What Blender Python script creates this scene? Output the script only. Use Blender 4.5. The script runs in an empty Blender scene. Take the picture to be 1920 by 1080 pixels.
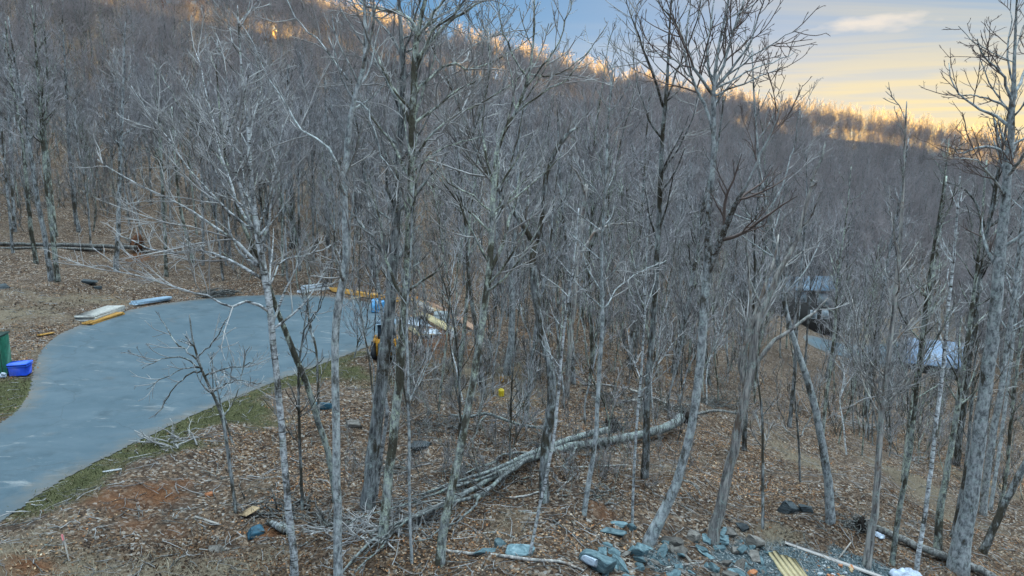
import bpy, math, random
import numpy as np
from mathutils import Vector, Matrix
from mathutils.geometry import delaunay_2d_cdt

random.seed(5)
rng = np.random.default_rng(11)
S = bpy.context.scene
COL = S.collection
R = math.radians

# ------------------------------------------------------------------ camera
PITCH = R(9.5)
CAMZ = 10.0
F, CX, CY = 1280.0, 960.0, 540.0
cam_d = bpy.data.cameras.new('camera')
cam_d.lens = 24.0
cam_d.sensor_width = 36.0
cam_d.clip_start = 0.2
cam_d.clip_end = 9000
cam = bpy.data.objects.new('camera', cam_d)
COL.objects.link(cam)
cam.location = (0, 0, CAMZ)
cam.rotation_euler = (math.pi / 2 - PITCH, 0, 0)
S.camera = cam

# ------------------------------------------------------------------ light
SUN_AZ, SUN_EL = R(19.0), R(3.3)        # azimuth clockwise from +Y
W = bpy.data.worlds.new('World')
S.world = W
W.use_nodes = True
nt = W.node_tree
nt.nodes.clear()
L = nt.links.new


def wn(t, **kw):
    n = nt.nodes.new(t)
    for k, v in kw.items():
        setattr(n, k, v)
    return n


def wmath(op, a, b=None, c=None, clamp=False):
    n = wn('ShaderNodeMath', operation=op, use_clamp=clamp)
    for i, v in enumerate((a, b, c)):
        if v is None:
            continue
        if isinstance(v, (int, float)):
            n.inputs[i].default_value = v
        else:
            L(v, n.inputs[i])
    return n.outputs[0]


out = wn('ShaderNodeOutputWorld')
bg = wn('ShaderNodeBackground')
bg.inputs['Strength'].default_value = 0.05
sky = wn('ShaderNodeTexSky', sky_type='NISHITA')
sky.sun_disc = False
sky.sun_elevation = SUN_EL
sky.sun_rotation = SUN_AZ
sky.altitude = 1200
sky.air_density = 1.0
sky.dust_density = 0.35
sky.ozone_density = 4.0
tc = wn('ShaderNodeTexCoord')
sep = wn('ShaderNodeSeparateXYZ')
L(tc.outputs['Generated'], sep.inputs[0])
# thin cirrus streaks: direction projected on a high layer
zc = wmath('MAXIMUM', sep.outputs[2], 0.03)
zc = wmath('ADD', zc, 0.06)
u = wmath('DIVIDE', sep.outputs[0], zc)
v = wmath('DIVIDE', sep.outputs[1], zc)
cmb = wn('ShaderNodeCombineXYZ')
L(u, cmb.inputs[0])
L(v, cmb.inputs[1])
mp = wn('ShaderNodeMapping')
mp.inputs['Rotation'].default_value = (0, 0, R(10))
mp.inputs['Scale'].default_value = (0.13, 1.5, 1)
L(cmb.outputs[0], mp.inputs[0])
nz = wn('ShaderNodeTexNoise')
nz.inputs['Scale'].default_value = 1.0
nz.inputs['Detail'].default_value = 6
nz.inputs['Roughness'].default_value = 0.55
nz.inputs['Distortion'].default_value = 0.25
L(mp.outputs[0], nz.inputs['Vector'])
mp2 = wn('ShaderNodeMapping')
mp2.inputs['Location'].default_value = (3.2, 1.7, 0)
mp2.inputs['Scale'].default_value = (0.22, 0.5, 1)
L(cmb.outputs[0], mp2.inputs[0])
nz2 = wn('ShaderNodeTexNoise')
nz2.inputs['Scale'].default_value = 1.0
nz2.inputs['Detail'].default_value = 3
L(mp2.outputs[0], nz2.inputs['Vector'])
s1 = wn('ShaderNodeMapRange')
s1.inputs[1].default_value = 0.42
s1.inputs[2].default_value = 0.72
L(nz.outputs[0], s1.inputs[0])
s2 = wn('ShaderNodeMapRange')
s2.inputs[1].default_value = 0.38
s2.inputs[2].default_value = 0.62
L(nz2.outputs[0], s2.inputs[0])
cl = wmath('MULTIPLY', s1.outputs[0], s2.outputs[0])
lowf = wn('ShaderNodeMapRange')
lowf.inputs[1].default_value = 0.45
lowf.inputs[2].default_value = 0.05
lowf.inputs[3].default_value = 0.35
lowf.inputs[4].default_value = 1.0
L(sep.outputs[2], lowf.inputs[0])
cl = wmath('MULTIPLY', cl, lowf.outputs[0])
#CLW
# cloud colour: warm towards the sun, pale elsewhere
sd = wn('ShaderNodeVectorMath', operation='DOT_PRODUCT')
L(tc.outputs['Generated'], sd.inputs[0])
GLOW = R(37.0)
sd.inputs[1].default_value = (math.sin(GLOW), math.cos(GLOW), 0.03)
warm = wn('ShaderNodeMapRange')
warm.inputs[1].default_value = 0.75
warm.inputs[2].default_value = 1.0
L(sd.outputs['Value'], warm.inputs[0])
cw = wmath('MULTIPLY_ADD', warm.outputs[0], 0.75, 0.12)
cl = wmath('MULTIPLY', cl, cw, clamp=True)
# one broad pale-gold veil low in the sky near the sun
vl = wn('ShaderNodeMapRange', interpolation_type='SMOOTHSTEP')
vl.inputs[1].default_value = 0.24
vl.inputs[2].default_value = 0.05
L(sep.outputs[2], vl.inputs[0])
vw = wn('ShaderNodeMapRange', interpolation_type='SMOOTHSTEP')
vw.inputs[1].default_value = 0.84
vw.inputs[2].default_value = 0.99
L(sd.outputs['Value'], vw.inputs[0])
veil = wmath('MULTIPLY', vl.outputs[0], vw.outputs[0])
azs = wmath('ARCTAN2', sep.outputs[0], sep.outputs[1])
cst = wn('ShaderNodeCombineXYZ')
L(wmath('MULTIPLY', azs, 5.0), cst.inputs[0])
L(wmath('MULTIPLY', wmath('MULTIPLY_ADD', azs, 0.035, sep.outputs[2]), 95.0), cst.inputs[1])
nst = wn('ShaderNodeTexNoise')
nst.inputs['Scale'].default_value = 1.0
nst.inputs['Detail'].default_value = 5
nst.inputs['Distortion'].default_value = 0.4
L(cst.outputs[0], nst.inputs['Vector'])
sst = wn('ShaderNodeMapRange', interpolation_type='SMOOTHSTEP')
sst.inputs[1].default_value = 0.36
sst.inputs[2].default_value = 0.62
L(nst.outputs[0], sst.inputs[0])
veil = wmath('MULTIPLY', veil, wmath('MULTIPLY_ADD', sst.outputs[0], 0.42, 0.48))
cl = wmath('MAXIMUM', cl, veil, clamp=True)
# pale band where the clear sky meets the ridge
pb = wn('ShaderNodeMapRange', interpolation_type='SMOOTHSTEP')
pb.inputs[1].default_value = 0.22
pb.inputs[2].default_value = 0.06
pb.inputs[4].default_value = 0.62
L(sep.outputs[2], pb.inputs[0])
# one ragged bright cloud
azn = wmath('ARCTAN2', sep.outputs[0], sep.outputs[1])
e1 = wmath('POWER', wmath('DIVIDE', wmath('SUBTRACT', azn, 0.468), 0.075), 2.0)
e2 = wmath('POWER', wmath('DIVIDE', wmath('SUBTRACT', sep.outputs[2], 0.182), 0.013), 2.0)
mpc = wn('ShaderNodeMapping')
mpc.inputs['Scale'].default_value = (26, 26, 90)
L(tc.outputs['Generated'], mpc.inputs[0])
nzc = wn('ShaderNodeTexNoise')
nzc.inputs['Scale'].default_value = 1.0
nzc.inputs['Detail'].default_value = 6
L(mpc.outputs[0], nzc.inputs['Vector'])
bl = wmath('SUBTRACT', wmath('MULTIPLY_ADD', nzc.outputs[0], 2.4, -0.35), wmath('ADD', e1, e2), clamp=True)
bl = wmath('MULTIPLY', bl, 0.8)
cc = wn('ShaderNodeMix', data_type='RGBA')
cc.inputs[6].default_value = (2.0, 2.0, 2.1, 1)
cc.inputs[7].default_value = (3.3, 2.55, 1.15, 1)
L(warm.outputs[0], cc.inputs[0])
mixc = wn('ShaderNodeMix', data_type='RGBA')
L(cl, mixc.inputs[0])
# the eye of the camera sees this sky evenly exposed: soft shoulder on the glow round the sun
sh = wn('ShaderNodeVectorMath', operation='MULTIPLY_ADD')
L(sky.outputs[0], sh.inputs[0])
sh.inputs[1].default_value = (0.42, 0.40, 0.36)
sh.inputs[2].default_value = (1, 1, 1)
sh2 = wn('ShaderNodeVectorMath', operation='DIVIDE')
L(sky.outputs[0], sh2.inputs[0])
L(sh.outputs[0], sh2.inputs[1])
# added fill: sky brightened overhead, outside the picture, to light the ground
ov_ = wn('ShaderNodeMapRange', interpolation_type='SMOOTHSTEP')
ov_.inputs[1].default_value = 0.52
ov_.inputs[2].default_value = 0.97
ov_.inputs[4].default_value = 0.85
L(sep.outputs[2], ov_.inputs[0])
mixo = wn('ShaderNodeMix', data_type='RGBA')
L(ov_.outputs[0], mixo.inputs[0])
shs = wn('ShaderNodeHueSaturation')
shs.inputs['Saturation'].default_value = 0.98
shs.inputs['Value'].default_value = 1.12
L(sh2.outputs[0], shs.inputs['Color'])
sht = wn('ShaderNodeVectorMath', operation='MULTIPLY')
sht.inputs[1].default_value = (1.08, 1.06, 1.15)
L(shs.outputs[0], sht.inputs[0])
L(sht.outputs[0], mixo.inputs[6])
ovb = wmath('MULTIPLY_ADD', sep.outputs[0], 0.65, 1.0)   # added fill is stronger on the sunset side
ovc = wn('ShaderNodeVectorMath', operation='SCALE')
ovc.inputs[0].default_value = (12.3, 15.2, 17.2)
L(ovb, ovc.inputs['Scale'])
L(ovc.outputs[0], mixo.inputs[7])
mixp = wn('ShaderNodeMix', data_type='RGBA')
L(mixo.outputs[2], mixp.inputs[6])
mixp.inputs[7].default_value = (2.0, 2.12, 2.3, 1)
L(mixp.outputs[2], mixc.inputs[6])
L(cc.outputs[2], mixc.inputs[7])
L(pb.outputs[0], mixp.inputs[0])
mixb = wn('ShaderNodeMix', data_type='RGBA')
L(bl, mixb.inputs[0])
L(mixc.outputs[2], mixb.inputs[6])
mixb.inputs[7].default_value = (2.75, 2.45, 2.1, 1)
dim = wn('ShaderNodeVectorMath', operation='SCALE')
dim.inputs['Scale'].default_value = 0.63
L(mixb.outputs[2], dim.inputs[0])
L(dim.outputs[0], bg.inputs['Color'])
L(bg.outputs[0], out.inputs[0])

sun_d = bpy.data.lights.new('sun', 'SUN')
sun_d.energy = 4.2
sun_d.angle = R(0.5)
sun_d.color = (1.0, 0.60, 0.13)
sun = bpy.data.objects.new('sun', sun_d)
COL.objects.link(sun)
sun.location = (60, 60, 60)
sdir = Vector((math.sin(SUN_AZ) * math.cos(SUN_EL), math.cos(SUN_AZ) * math.cos(SUN_EL), math.sin(SUN_EL)))
sun.rotation_euler = (-sdir).to_track_quat('-Z', 'Y').to_euler()

S.view_settings.view_transform = 'Standard'
S.view_settings.look = 'None'
S.view_settings.exposure = 3.47
S.view_settings.gamma = 1.0
S.render.engine = 'CYCLES'
S.cycles.max_bounces = 4
S.cycles.diffuse_bounces = 2
S.cycles.glossy_bounces = 1
S.cycles.transmission_bounces = 2
S.cycles.caustics_reflective = False
S.cycles.caustics_refractive = False

# ------------------------------------------------------------------ helpers
cp, sp = math.cos(PITCH), math.sin(PITCH)


def ray(px, py):
    x = (px - CX) / F
    v = (CY - py) / F
    return np.array([x, cp + v * sp, -sp + v * cp])


def tag(o, label=None, cat=None, group=None, kind=None):
    if label: o['label'] = label
    if cat: o['category'] = cat
    if group: o['group'] = group
    if kind: o['kind'] = kind
    return o


def empty(name, loc, label=None, cat=None, group=None, rz=0.0):
    o = bpy.data.objects.new(name, None)
    o.empty_display_size = 0.3
    COL.objects.link(o)
    o.location = loc
    o.rotation_euler = (0, 0, rz)
    return tag(o, label, cat, group)


def mesh_obj(name, verts, facesets, mat, parent=None, smooth=False, origin=None, colors=None):
    """verts (N,3) in world space (or the parent's space if origin is None); facesets = list of (F,k) int arrays"""
    verts = np.asarray(verts, dtype=np.float64)
    if origin is not None:
        verts = verts - np.asarray(origin)
    me = bpy.data.meshes.new(name)
    fs = [np.asarray(f, dtype=np.int32) for f in facesets if len(f)]
    nl = sum(f.size for f in fs)
    npoly = sum(len(f) for f in fs)
    me.vertices.add(len(verts))
    me.vertices.foreach_set('co', verts.astype(np.float32).ravel())
    me.loops.add(nl)
    me.polygons.add(npoly)
    me.loops.foreach_set('vertex_index', np.concatenate([f.ravel() for f in fs]))
    tot = np.concatenate([np.full(len(f), f.shape[1], np.int32) for f in fs])
    st = np.concatenate([[0], np.cumsum(tot)[:-1]]).astype(np.int32)
    me.polygons.foreach_set('loop_start', st)
    if smooth:
        me.polygons.foreach_set('use_smooth', np.ones(npoly, dtype=bool))
    me.update(calc_edges=True)
    if mat is not None:
        me.materials.append(mat)
    if colors is not None:
        for nm, arr in colors.items():
            a = me.attributes.new(nm, 'FLOAT_COLOR', 'POINT')
            a.data.foreach_set('color', np.asarray(arr, dtype=np.float32).ravel())
    o = bpy.data.objects.new(name, me)
    COL.objects.link(o)
    if parent is not None:
        o.parent = parent
    if origin is not None and parent is None:
        o.location = tuple(origin)
    return o


class MB:
    """collects boxes, prisms and tubes, builds ONE mesh"""
    def __init__(self):
        self.v = []
        self.f = {}
        self.n = 0

    def add(self, verts, faces):
        verts = np.asarray(verts, dtype=float)
        for f in faces:
            self.f.setdefault(len(f), []).append([i + self.n for i in f])
        self.v.append(verts)
        self.n += len(verts)
        return self

    def box(self, c, s, rz=0.0, rx=0.0, ry=0.0, bev=0.0, taper=1.0):
        hx, hy, hz = s[0] / 2, s[1] / 2, s[2] / 2
        M = (Matrix.Rotation(rz, 3, 'Z') @ Matrix.Rotation(ry, 3, 'Y') @ Matrix.Rotation(rx, 3, 'X'))
        M = np.array(M)
        b = min(bev, hx * .9, hy * .9, hz * .9)
        if b <= 0:
            vs = [(x * hx * (taper if z > 0 else 1), y * hy * (taper if z > 0 else 1), z * hz) for z in (-1, 1) for y in (-1, 1) for x in (-1, 1)]
            fs = [(0, 2, 3, 1), (4, 5, 7, 6), (0, 1, 5, 4), (2, 6, 7, 3), (0, 4, 6, 2), (1, 3, 7, 5)]
        else:
            vs, idx = [], {}
            for z in (-1, 1):
                for y in (-1, 1):
                    for x in (-1, 1):
                        t = taper if z > 0 else 1
                        for a in range(3):
                            p = [x * (hx * t - b), y * (hy * t - b), z * (hz - b)]
                            p[a] += (x, y, z)[a] * b
                            idx[(x, y, z, a)] = len(vs)
                            vs.append(p)
            fs = []
            for a in range(3):
                o1, o2 = [i for i in range(3) if i != a]
                for s_ in (-1, 1):
                    q = []
                    for k1, k2 in ((-1, -1), (1, -1), (1, 1), (-1, 1)):
                        c3 = [0, 0, 0]; c3[a] = s_; c3[o1] = k1; c3[o2] = k2
                        q.append(idx[(*c3, a)])
                    fs.append(q)
                    for k in (-1, 1):
                        pass
            for a, b2 in ((0, 1), (0, 2), (1, 2)):
                o3 = 3 - a - b2
                for s1_ in (-1, 1):
                    for s2_ in (-1, 1):
                        c1 = [0, 0, 0]; c1[a] = s1_; c1[b2] = s2_; c1[o3] = -1
                        c2 = list(c1); c2[o3] = 1
                        fs.append([idx[(*c1, a)], idx[(*c2, a)], idx[(*c2, b2)], idx[(*c1, b2)]])
            for x in (-1, 1):
                for y in (-1, 1):
                    for z in (-1, 1):
                        fs.append([idx[(x, y, z, 0)], idx[(x, y, z, 1)], idx[(x, y, z, 2)]])
        vs = np.array(vs) @ M.T + np.asarray(c)
        return self.add(vs, fs)

    def beam(self, p, q, w, h, bev=0.0):
        """a board from p to q, w wide (horizontal) and h thick"""
        p, q = np.asarray(p, float), np.asarray(q, float)
        d = q - p
        l = np.linalg.norm(d)
        rz = math.atan2(d[1], d[0])
        ry = -math.asin(d[2] / l)
        return self.box((p + q) / 2, (l, w, h), rz=rz, ry=ry, bev=bev)

    def prism(self, outline, y0, y1, M=None, c=(0, 0, 0)):
        """outline in (x,z), extruded along y"""
        n = len(outline)
        vs = [(x, y0, z) for x, z in outline] + [(x, y1, z) for x, z in outline]
        fs = [list(range(n)), list(range(2 * n - 1, n - 1, -1))]
        for i in range(n):
            j = (i + 1) % n
            fs.append([i, i + n, j + n, j])
        vs = np.array(vs, float)
        if M is not None:
            vs = vs @ np.array(M).T
        return self.add(vs + np.asarray(c), fs)

    def tube(self, pts, rad, sides=8, cap=True):
        pts = np.asarray(pts, float)[None]
        rad = np.broadcast_to(np.asarray(rad, float), (pts.shape[1],))[None]
        v, fs = tubes(pts, rad, sides, cap)
        return self.add(v, [list(f) for a in fs for f in a])

    def disc(self, c, axis, r, w, sides=18):
        a = np.asarray(axis, float)
        a = a / np.linalg.norm(a)
        p = np.asarray(c, float)
        return self.tube([p - a * w / 2, p + a * w / 2], [r, r], sides)

    def build(self, name, mat, parent=None, smooth=False, origin=None):
        v = np.concatenate(self.v)
        return mesh_obj(name, v, [np.array(x) for x in self.f.values()], mat, parent, smooth, origin)


def tubes(P, Rad, sides, cap=False):
    """P (M,n,3), Rad (M,n) -> verts, [faces]"""
    M, n, _ = P.shape
    T = np.gradient(P, axis=1)
    T /= np.linalg.norm(T, axis=2, keepdims=True) + 1e-9
    D = P[:, -1] - P[:, 0]
    ax = np.argmin(np.abs(D), axis=1)
    ref = np.zeros((M, 1, 3))
    ref[np.arange(M), 0, ax] = 1.0
    U = np.cross(T, np.broadcast_to(ref, T.shape))
    U /= np.linalg.norm(U, axis=2, keepdims=True) + 1e-9
    V = np.cross(T, U)
    a = np.arange(sides) * 2 * math.pi / sides
    ring = U[:, :, None, :] * np.cos(a)[None, None, :, None] + V[:, :, None, :] * np.sin(a)[None, None, :, None]
    X = P[:, :, None, :] + ring * Rad[:, :, None, None]
    verts = X.reshape(-1, 3)
    base = (np.arange(M) * n * sides)[:, None, None]
    i = (np.arange(n - 1) * sides)[None, :, None]
    j = np.arange(1 if sides == 2 else sides)[None, None, :]
    j2 = (j + 1) % sides
    q = np.stack([base + i + j, base + i + j2, base + i + sides + j2, base + i + sides + j], axis=-1).reshape(-1, 4)
    fs = [q]
    if cap:
        b = (np.arange(M) * n * sides)[:, None]
        c0 = b + np.arange(sides)[::-1][None]
        c1 = b + (n - 1) * sides + np.arange(sides)[None]
        fs += [np.concatenate([c0, c1])]
    return verts, fs


class Tubes:
    def __init__(self):
        self.v, self.f, self.n = [], {}, 0

    def add(self, P, Rad, sides, cap=False):
        if len(P) == 0:
            return
        v, fs = tubes(P, Rad, sides, cap)
        for f in fs:
            self.f.setdefault(f.shape[1], []).append(f + self.n)
        self.v.append(v)
        self.n += len(v)

    def build(self, name, mat, parent=None, origin=None, smooth=True):
        return mesh_obj(name, np.concatenate(self.v), [np.concatenate(x) for x in self.f.values()], mat, parent, smooth, origin)


# ------------------------------------------------------------------ materials
def mat_new(name, rough=0.85, spec=0.2):
    m = bpy.data.materials.new(name)
    m.use_nodes = True
    b = m.node_tree.nodes['Principled BSDF']
    b.inputs['Roughness'].default_value = rough
    b.inputs['Specular IOR Level'].default_value = spec
    return m, m.node_tree, b


def N(t, typ, **kw):
    n = t.nodes.new(typ)
    for k, v in kw.items():
        if k.startswith('i_'):
            n.inputs[k[2:].replace('_', ' ')].default_value = v
        else:
            setattr(n, k, v)
    return n


def ramp(t, fac, stops, interp='LINEAR'):
    r = t.nodes.new('ShaderNodeValToRGB')
    r.color_ramp.interpolation = interp
    e = r.color_ramp.elements
    while len(e) > 1:
        e.remove(e[-1])
    e[0].position = stops[0][0]
    e[0].color = (*stops[0][1], 1)
    for p, c in stops[1:]:
        k = e.new(p)
        k.color = (*c, 1)
    t.links.new(fac, r.inputs[0])
    return r.outputs[0]


def mixc_(t, fac, a, b, blend='MIX'):
    m = t.nodes.new('ShaderNodeMix')
    m.data_type = 'RGBA'
    m.blend_type = blend
    for i, v in ((0, fac), (6, a), (7, b)):
        if isinstance(v, (int, float)):
            m.inputs[i].default_value = v
        elif isinstance(v, tuple):
            m.inputs[i].default_value = (*v, 1) if len(v) == 3 else v
        else:
            t.links.new(v, m.inputs[i])
    return m.outputs[2]


def noise_(t, vec, scale, detail=4, rough=0.6, dist=0.0):
    n = N(t, 'ShaderNodeTexNoise')
    n.inputs['Scale'].default_value = scale
    n.inputs['Detail'].default_value = detail
    n.inputs['Roughness'].default_value = rough
    n.inputs['Distortion'].default_value = dist
    if vec is not None:
        t.links.new(vec, n.inputs['Vector'])
    return n.outputs[0]


def mapv(t, vec, scale, loc=(0, 0, 0)):
    m = N(t, 'ShaderNodeMapping')
    m.inputs['Scale'].default_value = scale
    m.inputs['Location'].default_value = loc
    t.links.new(vec, m.inputs[0])
    return m.outputs[0]


def rng_(t, v, a, b, c=0.0, d=1.0):
    m = N(t, 'ShaderNodeMapRange')
    for i, x in enumerate((a, b, c, d)):
        m.inputs[i + 1].default_value = x
    t.links.new(v, m.inputs[0])
    return m.outputs[0]


def bump_(t, b, h, strength=0.5, dist=0.05):
    n = N(t, 'ShaderNodeBump')
    n.inputs['Strength'].default_value = strength
    n.inputs['Distance'].default_value = dist
    t.links.new(h, n.inputs['Height'])
    t.links.new(n.outputs[0], b.inputs['Normal'])


def objvec(t):
    c = N(t, 'ShaderNodeTexCoord')
    return c.outputs['Object']


def objrand(t):
    return N(t, 'ShaderNodeObjectInfo').outputs['Random']


def make_bark(name, dark, mid, pale, lichen, lich_amt=0.5, stretch=4.0, scale=9.0, moss=(0.045, 0.036, 0.022), moss_amt=0.15, bands=False, band=None):
    m, t, b = mat_new(name, 0.9, 0.12)
    ov = objvec(t)
    off = N(t, 'ShaderNodeVectorMath', operation='ADD')
    sc = N(t, 'ShaderNodeVectorMath', operation='SCALE')
    cmbn = N(t, 'ShaderNodeCombineXYZ')
    rr = objrand(t)
    for i in range(3):
        t.links.new(rr, cmbn.inputs[i])
    t.links.new(cmbn.outputs[0], sc.inputs[0])
    sc.inputs['Scale'].default_value = 37.0
    t.links.new(ov, off.inputs[0])
    t.links.new(sc.outputs[0], off.inputs[1])
    ov = off.outputs[0]
    fv = mapv(t, ov, (1, 1, 1.0 / stretch))
    n1 = noise_(t, fv, scale, 6, 0.7, 0.3)
    base = ramp(t, n1, [(0.38, dark), (0.5, mid), (0.62, pale)])
    n2 = noise_(t, ov, 4.5, 6, 0.7)
    lf = rng_(t, n2, 0.58 - 0.2 * lich_amt, 0.76 - 0.2 * lich_amt)
    n3 = noise_(t, ov, 22, 3, 0.6)
    lf2 = N(t, 'ShaderNodeMath', operation='MULTIPLY')
    t.links.new(lf, lf2.inputs[0])
    t.links.new(rng_(t, n3, 0.38, 0.58), lf2.inputs[1])
    col = mixc_(t, lf2.outputs[0], base, lichen)
    n4 = noise_(t, mapv(t, ov, (1, 1, 0.45), (9, 4, 2)), 2.2, 7, 0.72)
    mf = rng_(t, n4, 0.70 - moss_amt, 0.78 - moss_amt, 0, .9)
    col = mixc_(t, mf, col, moss)
    if bands:
        bv = mapv(t, ov, (3.0, 3.0, 22.0))
        nb = noise_(t, bv, 1.0, 3, 0.6)
        bf = rng_(t, nb, 0.56, 0.64)
        col = mixc_(t, bf, col, (0.05, 0.045, 0.04))
    if band:
        zs = N(t, 'ShaderNodeSeparateXYZ')
        t.links.new(objvec(t), zs.inputs[0])
        zz = N(t, 'ShaderNodeMath', operation='MULTIPLY_ADD')
        t.links.new(n2, zz.inputs[0])
        zz.inputs[1].default_value = 2.4
        t.links.new(zs.outputs[2], zz.inputs[2])
        up_ = rng_(t, zz.outputs[0], band[0] + 0.9, band[0] + 1.6)
        dn_ = rng_(t, zz.outputs[0], band[1] + 0.9, band[1] + 1.6, 1, 0)
        bm_ = N(t, 'ShaderNodeMath', operation='MULTIPLY')
        t.links.new(up_, bm_.inputs[0])
        t.links.new(dn_, bm_.inputs[1])
        pm_ = N(t, 'ShaderNodeMath', operation='MULTIPLY')
        t.links.new(bm_.outputs[0], pm_.inputs[0])
        t.links.new(rng_(t, noise_(t, ov, 9, 6, .75), 0.44, 0.56, 0.12, 0.95), pm_.inputs[1])
        col = mixc_(t, pm_.outputs[0], col, (0.045, 0.032, 0.02))
    br = rng_(t, rr, 0, 1, 0.92, 1.45)
    hv = N(t, 'ShaderNodeHueSaturation')
    t.links.new(br, hv.inputs['Value'])
    t.links.new(col, hv.inputs['Color'])
    t.links.new(hv.outputs[0], b.inputs['Base Color'])
    bump_(t, b, n1, 0.9, 0.03)
    return m


B_GREY = make_bark('grey bark', (0.10, 0.105, 0.105), (0.27, 0.28, 0.275), (0.46, 0.47, 0.46), (0.46, 0.52, 0.48), 0.45, 2.0, 9, moss_amt=0.14)
B_OAK = make_bark('furrowed bark', (0.04, 0.04, 0.04), (0.17, 0.175, 0.17), (0.36, 0.37, 0.36), (0.42, 0.48, 0.43), 0.4, 6.0, 10, moss_amt=0.24)
B_LICH = make_bark('lichen bark', (0.06, 0.063, 0.06), (0.20, 0.21, 0.20), (0.40, 0.415, 0.385), (0.50, 0.55, 0.42), 0.8, 3.0, 9, moss_amt=0.22)
B_BIRCH = make_bark('birch bark', (0.16, 0.16, 0.16), (0.42, 0.425, 0.42), (0.66, 0.665, 0.66), (0.46, 0.52, 0.42), 0.3, 1.0, 8, moss_amt=0.16, bands=True)
B_DEAD = make_bark('weathered dead wood', (0.09, 0.08, 0.075), (0.28, 0.26, 0.24), (0.52, 0.475, 0.42), (0.40, 0.46, 0.40), 0.45, 9.0, 9, moss=(0.17, 0.115, 0.08), moss_amt=0.13)
B_FAR = make_bark('forest bark', (0.06, 0.06, 0.06), (0.21, 0.215, 0.215), (0.40, 0.41, 0.405), (0.46, 0.50, 0.47), 0.5, 3.0, 6, moss_amt=0.2)


B_FORK = make_bark('grey bark with dark moss forks', (0.10, 0.105, 0.105), (0.27, 0.28, 0.275), (0.46, 0.47, 0.46), (0.46, 0.52, 0.48), 0.45, 2.0, 9, moss_amt=0.14, band=(8.1, 10.3))
B_OAKM = make_bark('furrowed bark with moss patch', (0.04, 0.04, 0.04), (0.17, 0.175, 0.17), (0.36, 0.37, 0.36), (0.42, 0.48, 0.43), 0.4, 6.0, 10, moss_amt=0.14, band=(4.1, 5.0))


def make_twig(name, c1, c2, thin=0.0):
    m, t, b = mat_new(name, 0.9, 0.1)
    n = noise_(t, objvec(t), 1.6, 3, 0.6)
    col = ramp(t, n, [(0.35, c1), (0.65, c2)])
    hv = N(t, 'ShaderNodeHueSaturation')
    t.links.new(rng_(t, objrand(t), 0, 1, 0.8, 1.2), hv.inputs['Value'])
    t.links.new(col, hv.inputs['Color'])
    t.links.new(hv.outputs[0], b.inputs['Base Color'])
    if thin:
        # translucency added so backlit far twigs glow in the low sun
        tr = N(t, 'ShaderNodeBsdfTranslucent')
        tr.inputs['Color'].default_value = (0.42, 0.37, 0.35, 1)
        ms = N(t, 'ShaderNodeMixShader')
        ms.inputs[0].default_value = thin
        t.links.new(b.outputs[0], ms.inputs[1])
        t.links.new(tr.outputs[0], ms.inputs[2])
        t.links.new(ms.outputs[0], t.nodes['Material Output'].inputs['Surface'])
    return m


T_NEAR = make_twig('near twigs', (0.22, 0.205, 0.195), (0.46, 0.45, 0.43))
T_RED = make_twig('reddish twigs', (0.13, 0.098, 0.086), (0.24, 0.185, 0.16))  # reddish glow of the low sun on these crowns, put into the colour
T_FAR = make_twig('forest twigs', (0.20, 0.182, 0.184), (0.46, 0.445, 0.44))
T_RIDGE = make_twig('budding ridge twigs', (0.30, 0.24, 0.15), (0.46, 0.37, 0.22), 0.75)  # gold of the low sun on the crest is painted into this colour
T_HILL = make_twig('hillside twigs', (0.265, 0.232, 0.235), (0.42, 0.38, 0.382), 0.6)


def simple(name, col, rough=0.7, var=0.25, scale=6.0, spec=0.3, bump=0.0, metallic=0.0):
    m, t, b = mat_new(name, rough, spec)
    n = noise_(t, objvec(t), scale, 5, 0.65)
    lo = tuple(c * (1 - var) for c in col)
    hi = tuple(min(0.9, c * (1 + var)) for c in col)
    t.links.new(ramp(t, n, [(0.35, lo), (0.65, hi)]), b.inputs['Base Color'])
    b.inputs['Metallic'].default_value = metallic
    if bump:
        bump_(t, b, n, bump, 0.02)
    return m


def plank_mat(name, col, var=0.3):
    m, t, b = mat_new(name, 0.75, 0.2)
    v = mapv(t, objvec(t), (1.0, 1.0, 1.0))
    n = noise_(t, v, 9.0, 6, 0.7, 1.2)
    n2 = noise_(t, v, 1.5, 2)
    c = ramp(t, n, [(0.3, tuple(x * (1 - var) for x in col)), (0.7, tuple(min(.9, x * (1 + var)) for x in col))])
    c = mixc_(t, rng_(t, n2, 0.4, 0.65, 0, 0.4), c, tuple(x * 0.6 for x in col))
    t.links.new(c, b.inputs['Base Color'])
    return m


# ------------------------------------------------------------------ terrain
def elev_z(px, py, dist):
    d = ray(px, py)
    return CAMZ + dist * d[2] / math.hypot(d[0], d[1])


def azim(px):
    return math.atan2((px - CX) / F, cp)


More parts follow.
